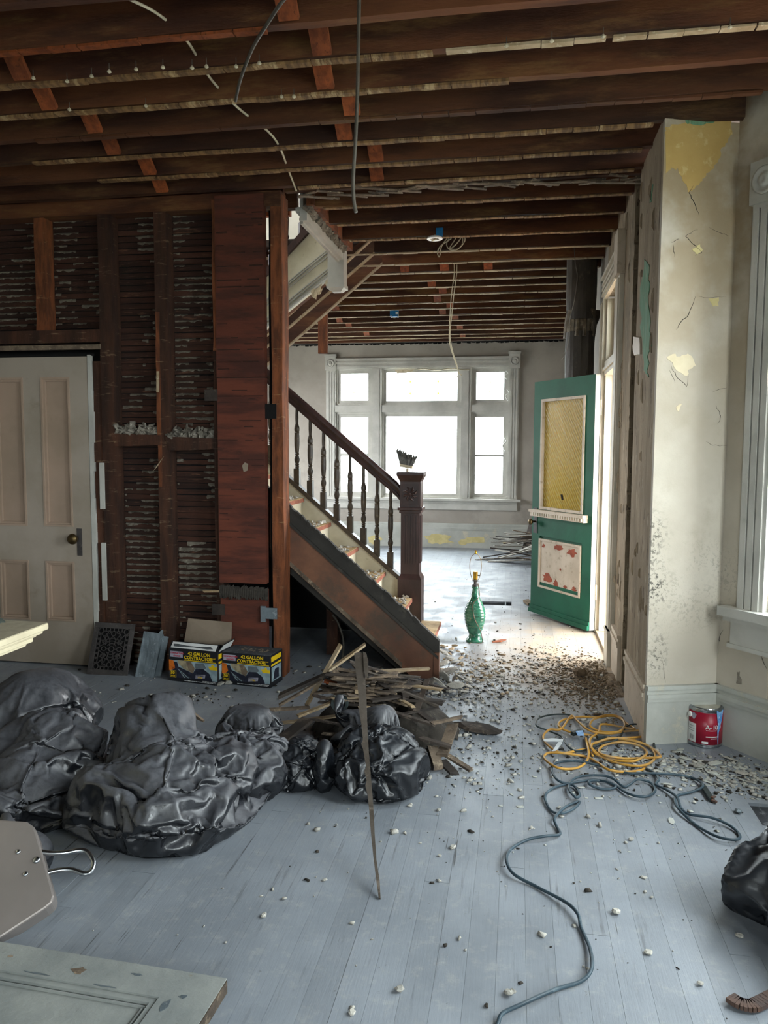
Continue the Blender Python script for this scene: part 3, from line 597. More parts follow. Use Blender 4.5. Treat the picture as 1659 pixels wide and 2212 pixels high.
# scraps of torn shade left under the head casing
r = random.Random(4)
m = MB(); pts = [(-1.80, 2.60), (-1.50, 2.60), (-1.53, 2.575), (-1.62, 2.55), (-1.76, 2.545)]; m.prism([(x, YF-.02, z) for x, z in pts], (0, .004, 0)); wpart('torn_shade_scrap', m, 'broomhead')
m = MB().tube(spline([(-1.48+i*.11, YF-.03, 2.592+.012*math.sin(i*1.7)) for i in range(8)], 4), .008, 6); wpart('curled_shade_edge', m, 'romex')
for x, z, h in ((-.19, 2.50, .12), (-.17, 2.22, .16), (-.20, 1.52, .2)):
    m = MB().tube(spline([(x, YF-.03, z+h/2), (x+.03, YF-.035, z+h*.2), (x-.02, YF-.04, z-h*.1), (x+.02, YF-.035, z-h/2)], 5), .007, 6); wpart('torn_shade_scrap', m, 'whiteplastic')
# ---- window_2: the bay window whose left casing shows at the right edge
w2 = struct('window_2', BM @ Vector((.58, 0, 1.6)))
def bpart(name, m, mt='trim', par=w2, **k): return m.xf(BM).build(name, mt, par, **k)
for s0 in (.115, .92):
    m = MB().box(s0, s0+.14, -.03, 0, .70, 2.57)
    for k in range(3): m.box(s0+.012+k*.04, s0+.042+k*.04, -.042, -.03, .70, 2.55)
    bpart('side_casing', m)
    c = bpart('corner_block', MB().box(s0-.01, s0+.15, -.045, 0, 2.57, 2.76))
    bpart('rosette', MB().lathe([(.062, 0), (.062, -.014), (.052, -.016), (.044, -.006), (.032, -.006), (.026, -.018), (.012, -.02), (.001, -.014)], (s0+.07, -.045, 2.665), 24, 'y'), par=c, smooth=True)
bpart('head_casing', MB().box(.255, .92, -.03, 0, 2.6, 2.74)); bpart('sill', MB().box(.05, 1.10, -.085, .1, .655, .70).box(.065, 1.09, -.06, 0, .63, .655)); bpart('apron', MB().box(.09, 1.06, -.035, 0, .52, .63).box(.08, 1.07, -.045, 0, .50, .52))
s = bpart('sash', MB().frame(.25, .92, .70, 2.62, .045, .03, .08).box(.295, .875, .03, .08, 1.62, 1.67)); bpart('pane', MB().box(.29, .88, .053, .057, .74, 2.58), 'glass', s)
w = struct('added_fill_window', (XL, 9.4, 1.6)); MB().box(XL-.12, XL-.07, 8.4, 8.46, .7, 2.6).box(XL-.12, XL-.07, 10.34, 10.4, .7, 2.6).box(XL-.12, XL-.07, 8.46, 10.34, .7, .76).box(XL-.12, XL-.07, 8.46, 10.34, 2.54, 2.6).box(XL-.12, XL-.07, 8.46, 10.34, 1.6, 1.66).build('sash', 'trim', w)  # unseen window added to brighten the back room
for nm, y0, y1 in (('window_3', 1.7, 2.7), ('window_4', -1.0, .1)):
    w = struct(nm, (E1.x, (y0+y1)/2, 1.6)); M2 = frame_m((E1.x, 0), (0, -1))
    s = MB().frame(-y1, -y0, .7, 2.62, .05, .03, .08).box(-y1, -y0, .03, .08, 1.63, 1.68).xf(M2).build('sash', 'trim', w); MB().box(-y1+.04, -y0-.04, .053, .057, .74, 2.58).xf(M2).build('pane', 'glass', s)
for nm, x0, x1 in (('window_5', -.9, .5),):
    w = struct(nm, ((x0+x1)/2, YN, 1.6)); s = MB().frame(x0, x1, .9, 2.2, .05, YN-.1, YN-.05).box(x0, x1, YN-.1, YN-.05, 1.58, 1.63).build('sash', 'trim', w); MB().box(x0+.04, x1-.04, YN-.08, YN-.076, .94, 2.16).build('pane', 'glass', s)

# ---- trim_1: frame of the front door opening, transom above
t1 = struct('trim_1', (XR, 5.9, 0))
def rpart(name, m, mt='trim_warm', par=t1, **k): return m.xf(RM).build(name, mt, par, **k)   # local x = -Y
m = MB().box(-5.47, -5.31, -.028, 0, .24, 2.58)
for k in range(3): m.box(-5.455+k*.045, -5.42+k*.045, -.038, -.028, .25, 2.56)
rpart('casing', m); rpart('plinth_block', MB().box(-5.48, -5.30, -.045, 0, 0, .24).box(-5.485, -5.295, -.05, 0, .22, .24))
rpart('corner_block', MB().box(-5.48, -5.29, -.05, 0, 2.58, 2.86), 'beige')
m = MB().box(-6.33, -5.48, -.028, 0, 2.60, 2.74)
for z in (2.62, 2.66, 2.70, 2.74): m.box(-6.33, -5.48, -.04-.01*(z > 2.7), 0, z, z+.022)
rpart('head_casing', m)
rpart('far_casing', MB().box(-6.46, -6.30, -.028, 0, 0, 2.6).box(-6.44, -6.40, -.038, -.028, .25, 2.58).box(-6.37, -6.33, -.038, -.028, .25, 2.58))
rpart('jamb', MB().box(-6.30, -6.265, 0, .2, 0, 2.6).box(-6.27, -6.25, .06, .14, 0, 2.05)); rpart('jamb', MB().box(-5.505, -5.47, 0, .2, 0, 2.6).box(-5.52, -5.50, .06, .14, 0, 2.05))
rpart('transom_bar', MB().box(-6.27, -5.50, -.01, .15, 2.02, 2.12).box(-6.27, -5.50, -.025, 0, 2.05, 2.07))
s = rpart('transom_sash', MB().frame(-6.265, -5.505, 2.12, 2.60, .05, .05, .10)); rpart('transom_pane', MB().box(-6.22, -5.55, .073, .077, 2.16, 2.56), 'glass', s)
rpart('threshold', MB().box(-6.30, -5.47, -.02, .22, 0, .022), 'stick_pale')
# ---- door_2: the green front door, swung right back into the room
HX, HY = .60, 6.275
_a = math.atan2(6.972-HY, .153-HX)
# local x from hinge to free edge, y>0 towards the camera side, z up
GM = Matrix.Translation((HX, HY, 0)) @ Matrix.Rotation(_a, 4, 'Z')
DW = .83; d2 = struct('door_2', (HX, HY, 0))
def dpart(name, m, mt, par=d2, **k): return m.xf(GM).build(name, mt, par, **k)
Z0, Z1 = .02, 2.03
dpart('stile', MB().box(0, .12, -.022, .022, Z0, Z1), 'green'); dpart('stile', MB().box(DW-.12, DW, -.022, .022, Z0, Z1), 'green')
dpart('hinge_edge', MB().box(-.004, 0, -.022, .022, Z0, Z1), 'trim')
dpart('top_rail', MB().box(.12, DW-.12, -.022, .022, 1.86, Z1), 'green'); dpart('lock_rail', MB().box(.12, DW-.12, -.022, .022, .70, .95), 'green'); dpart('bottom_rail', MB().box(.12, DW-.12, -.022, .022, Z0, .30), 'green')
dpart('lower_panel', MB().box(.12, DW-.12, -.012, .006, .30, .70), 'green')
pl = dpart('framed_panel', MB().box(.14, DW-.13, .006, .02, .27, .665), 'beige')
dpart('panel_moulding', MB().frame(.128, DW-.118, .255, .68, .018, .006, .03), 'beige', pl)
r = random.Random(6)
def flake(x0, x1, z0, z1, seed):
    rr = random.Random(seed); n = 16; pts = []
    for k in range(n):
        t = 2*math.pi*k/n; q = rr.uniform(.45, 1.); pts.append(((x0+x1)/2+(x1-x0)/2*q*math.cos(t), .0205, (z0+z1)/2+(z1-z0)/2*q*math.sin(t)))
    return MB().prism(pts, (0, .0012, 0))
for i, b in enumerate([(.16, .33, .57, .65), (.36, .52, .60, .66), (.17, .25, .28, .34), (.30, .36, .29, .33), (.42, .50, .28, .36), (.50, .67, .30, .40), (.38, .42, .44, .46), (.62, .68, .60, .64)]): dpart('bare_red_patch', flake(*b, 50+i), 'rust', pl)
dpart('glass_pane', MB().box(.11, DW-.11, -.004, .004, .95, 1.87), 'amber')
dpart('glazing_bead', MB().frame(.115, DW-.115, .935, 1.875, .022, .004, .032), 'beige')
sh = dpart('shelf_moulding', MB().box(.05, DW-.02, .022, .075, .905, .93).box(.055, DW-.025, .022, .062, .87, .905), 'beige')
m = MB()
for k in range(22): m.box(.07+k*.032, .084+k*.032, .062, .072, .88, .905)
dpart('dentil_row', m, 'trim_warm', sh)
dpart('drip_moulding', MB().box(0, DW, .022, .045, .02, .055).box(0, DW, .022, .034, .055, .085), 'green')
lk = dpart('lock_plate', MB().box(DW-.085, DW-.03, .022, .027, .72, .94), 'iron'); dpart('knob', MB().lathe([(.008, .027), (.008, .055), (.02, .06), (.028, .075), (.024, .088), (.006, .094)], (DW-.055, 0, .82), 14, 'y'), 'brass', lk, smooth=True)
dpart('edge_bolt', MB().box(DW, DW+.004, -.01, .01, .74, .92), 'iron', lk)
for z in (.27, 1.72): dpart('hinge', MB().box(-.012, .03, -.03, -.022, z, z+.11).lathe([(.008, 0), (.008, .12)], (-.008, -.027, z-.005), 8), 'beige')
c = [(.62, .0055, 1.13), (.645, .0055, 1.15), (.665, .0055, 1.20), (.64, .0055, 1.17)]; dpart('tape_scrap', MB().prism([(.40, .0045, 1.03), (.425, .0045, 1.03), (.44, .0045, 1.075), (.415, .0045, 1.075)], (0, .002, 0)), 'void')

# ---- wall_partition: stripped stud wall with its lath and plaster keys
wpn = struct('wall_partition', (-2.6, YP, 0))
def stud(x0, x1, z0, z1, mt='stud', y0=YP, y1=YP+.1, name='stud', seed=0):
    rr = random.Random(seed+int(abs(x0)*1000)); m = MB(); n = 10; vs = []; fs = []
    for k in range(n+1):
        z = z0+(z1-z0)*k/n; a = rr.uniform(-.004, .004); b = rr.uniform(-.004, .004); c = rr.uniform(-.003, .003)
        vs += [(x0+a, y0+c, z), (x1+b, y0+c, z), (x1+b, y1, z), (x0+a, y1, z)]
    for k in range(n):
        a = 4*k; b = a+4; fs += [(a, a+1, b+1, b), (a+1, a+2, b+2, b+1), (a+2, a+3, b+3, b+2), (a+3, a, b, b+3)]
    fs += [(0, 3, 2, 1), (4*n, 4*n+1, 4*n+2, 4*n+3)]
    return m.add(vs, fs).build(name, mt, wpn)
stud(-3.085, -3.015, 2.2, ZC, 'stud_light'); stud(-3.55, -3.48, 2.2, ZC)
stud(-2.645, -2.555, 0, ZC); stud(-2.265, -2.185, 0, ZC); stud(-1.885, -1.835, 0, ZC, 'stud')
stud(-1.875, -1.845, 2.05, ZC-.02, 'stud_light', YP-.02, YP, 'split_lath_strip'); stud(-2.262, -2.238, 1.2, 2.3, 'stud_light', YP-.006, YP, 'split_lath_strip')
stud(-1.505, -1.435, 0, ZC, 'stud_light', YP, YP+.13); stud(-1.545, -1.512, .0, ZC, 'void', YP+.08, YP+.12, 'gap_shade_board')  # last piece is a black strip painting the shade in the gap
stud(-2.705, -2.648, .1, 2.0, 'stud', YP+.01, YP+.09, 'door_stud')
MB().box(XL, -2.60, YP-.005, YP+.1, 2.12, 2.20).build('header', 'stud', wpn); MB().box(XL, -2.64, YP-.012, YP+.02, 2.075, 2.105).build('old_head_casing', 'stick', wpn)
MB().box(XL, -1.44, YP-.01, YP+.1, 2.91, 3.0).build('top_plate', 'joist', wpn); MB().box(XL, -1.44, YP+.05, YP+.08, 3.0, 3.2).build('light_leak_strip', 'joist', wpn)  # upper strip added to shut out light leaking over the plate
for x0, x1, z0, z1 in ((-2.585, -2.24, 1.455, 1.54), (-2.215, -1.855, 1.43, 1.52)):
    fb = MB().prism([(x0, YP-.004, z1), (x1, YP-.004, z1-.012), (x1, YP-.004, z0+.01), (x0+.03, YP-.004, z0)], (0, .1, 0)).build('fire_block', 'stud', wpn)
    m = MB(); rr = random.Random(int(-x0*100))
    for k in range(120):
        c = Vector((rr.uniform(x0+.02, x1-.02), YP+rr.uniform(.0, .08), z1+abs(rr.gauss(0, .022)))); s = rr.uniform(.008, .024)
        M = Matrix.Translation(c) @ Matrix.Rotation(rr.uniform(0, 6), 4, Vector((rr.uniform(-1, 1), rr.uniform(-1, 1), rr.uniform(-1, 1)))); m.box(-s, s, -s*.8, s*.8, -s*.3, s*.3, M)
    m.build('plaster_rubble', 'rubble', fb, kind='stuff')
r = random.Random(17); z = .03; rows = []
LY = YP+.105
while z < 2.93:
    rows.append(z)
    x0 = XL if z > 2.13 else -2.66
    if r.random() < .45:
        c = r.choice([-2.6, -2.22]); piece('lath', 'wall_lath', 'lath', wpn, x0, c-.002, LY, LY+.007, z, z+.033); piece('lath', 'wall_lath', 'lath', wpn, c+.002, -1.84, LY+r.uniform(-.002, .002), LY+.007, z+r.uniform(-.003, .003), z+.033)
    else: piece('lath', 'wall_lath', 'lath', wpn, x0, -1.84, LY, LY+.007, z, z+.033)
    z += .0385
for x in (-3.62, -4.02): stud(x, x+.07, 0, 2.12)
for k in range(54): piece('lath', 'wall_lath', 'lath', wpn, XL, -3.56, LY, LY+.007, .03+k*.0385, .063+k*.0385)
MB().box(XL, -1.84, LY+.009, LY+.03, 0, ZC).build('plaster_backing', 'void', wpn)
m = MB(); r = random.Random(23)
from mathutils import noise as mn
for z in rows:      # keys: plaster squeezed through the gaps, drooping over the lath below
    for x0, x1 in ((-2.55, -2.27), (-2.18, -1.89), (-3.01, -2.65), (-3.48, -3.09)):
        if x0 < -2.6 and z < 2.25: continue
        n = int((x1-x0)/.010)
        prev = None; sd = r.uniform(0, 50)
        for k in range(n+1):
            x = x0+(x1-x0)*k/n; q = mn.noise(Vector((x*5, z*3.1, 1))); rg = mn.noise(Vector((x*26, sd, 3))); h = .003+max(0, .004+.012*rg+.016*max(0, q)+.005*r.random())
            on = mn.noise(Vector((x*3, z*2.3, 7)))+(.26 if z < 1.35 and -2.6 < x0 < -2.3 else .12 if z < 1.35 else .05)+(.08 if x0 < -2.6 else 0)+.5*mn.noise(Vector((x*9, sd, 9))) > .10
            dp = .005+.009*abs(rg)+.003*r.random()
            cur = None
            if on: cur = ((x, LY-.001, z-.002), (x, LY-dp, z-.004-h*.4), (x, LY-dp*.5, z-.004-h), (x, LY-.001, z-.004-h*.7))
            if cur and prev: m.add(list(prev)+list(cur), ((0, 1, 5, 4), (1, 2, 6, 5), (2, 3, 7, 6), (0, 3, 2, 1), (4, 5, 6, 7)))
            prev = cur
m.build('plaster_keys', 'key', wpn, kind='stuff', fix=False)
# boarded post beside the opening: three red-brown panels with lath ghosts, torn tar paper, metal clips
pb = MB().box(-1.852, -1.54, YP-.03, YP+.02, 1.885, ZC).build('boarding_panel', 'panel', wpn)
MB().box(-1.848, -1.54, YP-.034, YP+.02, .60, 1.88).build('boarding_panel', 'panel', wpn); MB().box(-1.845, -1.54, YP-.026, YP+.02, .0, .56).build('boarding_panel', 'panel', wpn)
r = random.Random(31)
m = MB(); z = .66
while z < 2.9:
    x = -1.84
    while x < -1.56:
        w = r.uniform(.04, .16)
        if r.random() < .4: m.box(x, min(x+w, -1.55), YP-.0365, YP-.03, z, z+r.uniform(.002, .007))
        x += w+r.uniform(.01, .06)
    z += r.uniform(.034, .045)
m.build('lath_ghost_lines', 'ghost', wpn, kind='stuff')
m = MB()
for k in range(26):
    x = -1.845+.31*k/26; m.prism([(x, YP-.05, .565+r.uniform(0, .02)), (x+.02, YP-.045, .57+r.uniform(0, .02)), (x+.018, YP-.042, .525-r.uniform(0, .03)), (x+.002, YP-.045, .52-r.uniform(0, .03))], (0, .012, 0))
m.build('torn_tar_paper', 'dark_bits', wpn, kind='stuff')
MB().prism([(-1.96, YP-.04, .545), (-1.84, YP-.045, .552), (-1.83, YP-.045, .54), (-1.95, YP-.04, .533)], (0, .006, 0)).build('pale_splinter', 'stick_pale', wpn)
MB().prism([(-2.285, YP-.03, 1.30), (-2.26, YP-.02, 1.33), (-2.215, YP-.02, 1.395), (-2.24, YP-.03, 1.36)], (0, .004, 0)).build('pale_splinter', 'stick_pale', wpn)
MB().prism([(-2.262, YP-.012, 1.80), (-2.245, YP-.012, 1.80), (-2.242, YP-.012, 1.93), (-2.258, YP-.012, 1.93)], (0, .006, 0)).build('pale_splinter', 'stick_pale', wpn)
for x, z in ((-1.93, 1.74), (-1.90, .39)): MB().box(x, x+.085, YP-.036, YP-.03, z, z+.07).build('metal_clip', 'stick_dark', wpn)
m = MB().box(-1.575, -1.47, YP-.04, YP-.032, .38, .45).box(-1.575, -1.545, YP-.045, YP-.03, .36, .46); m.build('duct_tape', 'galv', wpn)
MB().box(-1.60, -1.47, YP-.03, YP-.02, 1.63, 1.72).build('dark_bracket', 'void', wpn)
MB().prism([(-1.69, YP-.0365, 1.34), (-1.672, YP-.0365, 1.36), (-1.65, YP-.0365, 1.35), (-1.655, YP-.0365, 1.31), (-1.68, YP-.0365, 1.30)], (0, .003, 0)).build('pale_spot', 'card', wpn)
# ---- door_1: four panel interior door standing in the partition
d1 = struct('door_1', (-3.1, YP, 0)); DX1 = -2.735; DX0 = -3.53
def rail(name, x0, x1, z0, z1): return MB().box(x0, x1, YP-.01, YP+.03, z0, z1).build(name, 'inner_door', d1)
pz = [(.30, .70), (.93, 1.90)]; px_ = [(-3.405, -3.19), (-3.065, -2.86)]
rail('stile', DX0, px_[0][0], .01, 2.03); rail('stile', px_[1][1], DX1, .01, 2.03); rail('muntin', px_[0][1], px_[1][0], .30, 1.90)
rail('bottom_rail', px_[0][0], px_[1][1], .01, .30); rail('top_rail', px_[0][0], px_[1][1], 1.90, 2.03)
rail('lock_rail', px_[0][0], px_[0][1], .70, .93); rail('lock_rail', px_[1][0], px_[1][1], .70, .93)
for a, b in px_:
    for c, d in pz:
        p = MB().box(a, b, YP+.012, YP+.02, c, d).build('door_panel', 'inner_panel', d1)
        m = MB().frame(a, b, c, d, .012, YP-.016, YP+.012).frame(a+.012, b-.012, c+.012, d-.012, .014, YP-.004, YP+.012); m.build('panel_moulding', 'inner_panel', p)
lk = MB().box(-2.835, -2.80, YP-.014, YP-.01, .74, .92).build('lock_plate', 'iron', d1)
MB().lathe([(.012, 0), (.012, -.03), (.03, -.035), (.036, -.05), (.03, -.064), (.008, -.07)], (-2.838, YP-.012, .855), 16, 'y').build('knob', 'brass', lk, smooth=True)
r = random.Random(12); m = MB(); z = .05
while z < 2.02:
    h = r.uniform(.05, .2); w = r.uniform(.02, .032); m.box(DX1+.004, DX1+.004+w, YP-.012, YP+.02, z, min(z+h, 2.04)); z += h
m.build('chipped_jamb_strip', 'trim', d1); MB().box(DX0, DX1+.03, YP-.002, YP+.03, 2.035, 2.05).build('head_jamb', 'void', d1)
for z0, z1 in ((.45, .83), (1.05, 1.35)): MB().box(-2.665, -2.635, YP-.014, YP+.0, z0, z1).build('casing_remnant', 'trim', wpn)
# ================================================================== THINGS
# ---- lower staircase: stringers, treads, balustrade, newel post
SL = .857
stc = thing('staircase', 'open wooden staircase with dark turned balusters, rising left behind the stud wall', 'staircase', (-1.4, 5.7, 0))
YA, YBL = 4.84, 5.975
def zl(x, xr, zr): return zr-SL*(x-xr)
def sboard(name, y0, y1, xs, lo, hi, mt, lab=None):   # raking board between two lines lo(x), hi(x)
    pts = [(x, y0, lo(x)) for x in xs]+[(x, y0, hi(x)) for x in reversed(xs)]
    return MB().prism(pts, (0, y1-y0, 0)).build(name, mt, stc, label=lab)
top = lambda x: zl(x, -.97, .68); mid = lambda x: zl(x, -.98, .574); low = lambda x: max(0.002, zl(x, -1.05, .36))
sboard('stringer_board', YA-.04, YA, [-3.0, -.632, -.502], low, lambda x: mid(x)-.006, 'string')
MB().box(-.5, -.466, YA-.045, YA+.01, .002, .17).build('stringer_end', 'string', stc)
sboard('upper_stringer_board', YA-.03, YA+.01, [-3.0, -.466], lambda x: mid(x)+.004, lambda x: top(x)-.004, 'string_dark')
sboard('stringer_bead', YA-.05, YA-.03, [-3.0, -.47], lambda x: mid(x)-.008, lambda x: mid(x)+.012, 'string_dark')
r = random.Random(2); m = MB()
for k in range(60):
    x = -.6-.95*r.random(); m.prism([(x, YA-.034, top(x)-.02-r.random()*.01), (x+.03, YA-.034, top(x+.03)-.012), (x+.026, YA-.036, top(x+.026)+.008*r.random()), (x+.004, YA-.036, top(x)+.01*r.random())], (0, .03, 0))
m.build('torn_wallpaper_edge', 'string_dark', stc, kind='stuff')
sboard('lower_grime_strip', YA-.044, YA-.04, [-3.0, -.9, -.7], lambda x: low(x)+.004, lambda x: low(x)+.035, 'stick')
for k in range(-1, 9):
    x = -.805-.2195*k; z = .301+.189*k
    t = MB().box(x-.24, x+.018, YA+.06, YBL-.012, z-.03, z).build('tread', 'tread', stc)
    MB().box(x+.005, x+.022, YA+.06, YBL-.014, z-.032, z-.003).build('nosing', 'carpet_edge', t)
    MB().box(x-.02, x, YA+.06, YBL-.012, max(0.002, z-.189), z-.03).build('riser', 'trim_cream', stc)
    m = MB(); rr = random.Random(k)
    for _ in range(40):
        q = rr.uniform(.006, .02); M = Matrix.Translation((x-rr.uniform(0, .2), YBL-.03-rr.uniform(0, .4), z+q*.3)) @ Matrix.Rotation(rr.uniform(0, 6), 4, (rr.random(), rr.random(), 1)); m.box(-q, q, -q*.7, q*.7, -q*.25, q*.25, M)
    if -1 < k < 5: m.build('plaster_litter', 'chunk', t, kind='stuff')
ftop = lambda x: zl(x, -1.349, .852)
sboard('inner_stringer', YBL-.01, YBL+.02, [-3.0, -.89], lambda x: max(.002, ftop(x)-.33), lambda x: ftop(x)-.03, 'trim_cream')
sboard('shoe_rail', YBL-.035, YBL+.045, [-3.0, -.89], lambda x: ftop(x)-.04, lambda x: ftop(x), 'walnut_olive')
sboard('spandrel_panel', YBL+.03, YBL+.05, [-3.0, -.9], lambda x: .002, lambda x: max(.02, ftop(x)-.30), 'void')  # black paints in the deep shade under the flight
sboard('soffit', YA+.06, YBL-.02, [-3.0, -.74], lambda x: max(.002, low(x)-.11), lambda x: max(.02, low(x)-.085), 'void')  # blackened too, as shade below the treads
sboard('inner_carriage', YA+.02, YA+.055, [-3.0, -.70], lambda x: max(.002, low(x)-.105), lambda x: low(x)+.1, 'string_dark')
rz = lambda x: 1.1236-.845*(x+.908)
pts = []
prof = [(-.03, -.055), (.03, -.055), (.034, -.03), (.026, -.01), (.036, .02), (.034, .045), (.015, .06), (-.015, .06), (-.034, .045), (-.036, .02), (-.026, -.01), (-.034, -.03)]
m = MB(); vs = []; 
for x in (-.84, -.92, -3.0): vs += [(x, YBL+.005+a, rz(x)+b+(-.03 if x == -.84 else 0)) for a, b in prof]
n = len(prof); m.add(vs, [(i*n+k, i*n+(k+1) % n, (i+1)*n+(k+1) % n, (i+1)*n+k) for i in range(2) for k in range(n)]+[tuple(range(n)), tuple(range(2*n, 3*n))])
m.build('handrail', 'walnut', stc, bevel=.003)
def baluster_mesh(L):
    s = .024; m = MB().box(-s, s, -s, s, -.03, .115)
    p = [(.020, .115), (.014, .122), (.02, .130), (.014, .138), (.02, .146), (.015, .154), (.022, .175), (.024, .19), (.018, .21), (.014, .222), (.021, .23), (.015, .24)]
    hi = L-.17
    p += [(.018, .25), (.023, .30), (.0235, hi-.07), (.021, hi-.04), (.023, hi-.03), (.019, hi-.022), (.023, hi-.012), (.023, hi+.01), (.012, hi+.045), (.0145, hi+.09), (.0125, L)]
    return m.lathe(p, (0, 0, 0), 12)
base = None
for k in range(15):
    x = -.971-.1075*k; zb = ftop(x); L = rz(x)-.045-zb
    mb = baluster_mesh(.60); mb.v = [(a*.92+x, b+YBL+.005, (c if c < .24 else .24+(c-.24)*(L-.24)/.36)+zb) for a, b, c in mb.v]; mb.build('baluster', 'walnut_olive', stc)
nx0, nx1, ny0, ny1 = -.899, -.715, 5.89, 6.074
nw = MB().box(nx0, nx1, ny0, ny1, 0, 0.4429).add([(nx0, ny0, 0.4429), (nx1, ny0, 0.4429), (nx1, ny1, 0.4429), (nx0, ny1, 0.4429), (nx0+.02, ny0+.02, 0.4834), (nx1-.02, ny0+.02, 0.4834), (nx1-.02, ny1-.02, 0.4834), (nx0+.02, ny1-.02, 0.4834)], MB.BF)
nw.box(nx0+.02, nx1-.02, ny0+.02, ny1-.02, 0.4789, 0.9824)
NW = nw.build('newel_post', 'walnut', stc)
m = MB()
for k in range(6):
    x = nx0+.04+k*.02; m.box(x, x+.012, ny0+.013, ny0+.021, 0.5688, 0.9375); y = ny0+.04+k*.02; m.box(nx1-.021, nx1-.013, y, y+.012, 0.5688, 0.9375)
m.build('fluting', 'walnut', NW)
MB().box(nx0-.004, nx1+.004, ny0-.004, ny1+.004, 0.9779, 1.0004).box(nx0+.008, nx1-.008, ny0+.008, ny1-.008, 0.9554, 0.9779).build('collar', 'walnut', NW, bevel=.004)
MB().box(nx0+.012, nx1-.012, ny0+.012, ny1-.012, 1.0004, 1.1982).build('upper_block', 'walnut', NW)
c = Vector(((nx0+nx1)/2, ny0+.010, 1.1038)); m = MB()
for k in range(8):
    t = math.pi*k/4+.2; q = c+Vector((math.cos(t)*.04, 0, math.sin(t)*.04)); m.tube([c+Vector((math.cos(t)*.012, 0, math.sin(t)*.012)), q, q+Vector((math.cos(t+.7)*.022, 0, math.sin(t+.7)*.022))], [.005, .011, .004], 7)
m.lathe([(.014, .004), (.011, -.008), (.002, -.011)], c, 10, 'y'); m.frame(nx0+.022, nx1-.022, 1.0139, 1.1847, .008, ny0+.006, ny0+.013); m.build('carved_rosette', 'walnut', NW, smooth=False)
MB().add([(nx0+.012, ny0+.012, 1.1982), (nx1-.012, ny0+.012, 1.1982), (nx1-.012, ny1-.012, 1.1982), (nx0+.012, ny1-.012, 1.1982), (nx0-.012, ny0-.012, 1.2477), (nx1+.012, ny0-.012, 1.2477), (nx1+.012, ny1+.012, 1.2477), (nx0-.012, ny1+.012, 1.2477)], MB.BF).box(nx0-.012, nx1+.012, ny0-.012, ny1+.012, 1.2477, 1.2702).build('cap', 'walnut', NW)
# ---- upper flight seen from below
uf = thing('upper_staircase', 'underside of the upper stair flight, cream panelled side and hanging newel, under the ceiling', 'staircase', (-1.5, 6.2, 2.6))
YU = 6.05; XF = [-2.35, -1.478]
def uboard(name, y0, y1, xs, lo, hi, mt, lab=None, par=uf):
    return MB().prism([(x, y0, lo(x)) for x in xs]+[(x, y0, hi(x)) for x in reversed(xs)], (0, y1-y0, 0)).build(name, mt, par, label=lab)
ul = lambda x: 2.775+.735*(x+1.474); uh = lambda x: 2.93+1.0*(x+1.837) if x > -1.9 else 2.867+.735*(x+1.9)
fs_ = uboard('side_panel', YU, YU+.03, [-2.35, -1.9, -1.55, -1.45], ul, lambda x: min(uh(x), 3.2), 'trim_cream')
for a, b, d in ((.02, .035, .012), (.05, .056, .02), (.075, .085, .012), (.17, .18, .014), (.20, .206, .02), (.222, .23, .012), (0, .014, .022)):
    uboard('panel_moulding', YU-d, YU, [-2.35, -1.478], lambda x: ul(x)+a, lambda x: ul(x)+b, 'trim', par=uf)
uboard('shoe_rail', YU-.03, YU+.05, [-2.35, -1.9, -1.5], lambda x: uh(x)-.005, lambda x: uh(x)+.06, 'walnut')
for x in (-1.83, -1.70, -1.95): MB().lathe([(.03, 0), (.03, .1), (.018, .11), (.025, .13), (.018, .15), (.024, .25), (.018, .5)], (x, YU+.02, uh(x)+.04), 10).build('baluster', 'walnut', uf)
dn = MB().box(-1.478, -1.352, 6.0, 6.12, 2.715, 3.16).build('drop_newel', 'trim', uf)
MB().box(-1.486, -1.344, 5.992, 6.128, 2.69, 2.72).add([(-1.478, 6.0, 2.69), (-1.352, 6.0, 2.69), (-1.352, 6.12, 2.69), (-1.478, 6.12, 2.69), (-1.45, 6.03, 2.665), (-1.38, 6.03, 2.665), (-1.38, 6.09, 2.665), (-1.45, 6.09, 2.665)], MB.BF).build('newel_drop_cap', 'trim', dn)
for yy, (xa, za), (xb, zb), x1 in ((6.2, (-1.97, 2.44), (-1.243, 3.05), -1.1), (6.42, (-1.97, 2.43), (-1.235, 3.02), -1.12), (6.62, (-2.017, 2.317), (-1.204, 2.98), -1.1)):
    sl = (zb-za)/(xb-xa); f = lambda x, s=sl, a=xa, z=za: z+s*(x-a)
    uboard('carriage', yy, yy+.045, [-2.7, x1], lambda x: f(x), lambda x: min(3.2, f(x)+.21), 'joist'); uboard('lit_carriage_edge', yy-.002, yy+.047, [-2.7, x1-.03], lambda x: f(x)-.012, lambda x: f(x), 'stick_pale')  # pale strip paints the light on each carriage's bottom face
uboard('plaster_soffit', 6.05, 6.2, [-2.35, -1.5], lambda x: ul(x)+.02, lambda x: ul(x)+.04, 'joist')
MB().box(-1.81, -1.725, 6.98, 7.02, 2.31, 3.05).build('hanging_stub', 'stud_light', uf)
m = MB(); r = random.Random(8)
for k in range(16):
    x = -1.62+.14*r.random(); y = 6.0+.05*r.random(); z = ul(x)+.01-.05*r.random(); m.prism([(x, y, z), (x+.02*r.random()+.01, y, z+.01), (x+.03*r.random(), y, z-.03-.02*r.random()), (x-.008, y, z-.02)], (0, .012, 0))
m.build('hanging_plaster_scraps', 'broomhead', uf, kind='stuff')
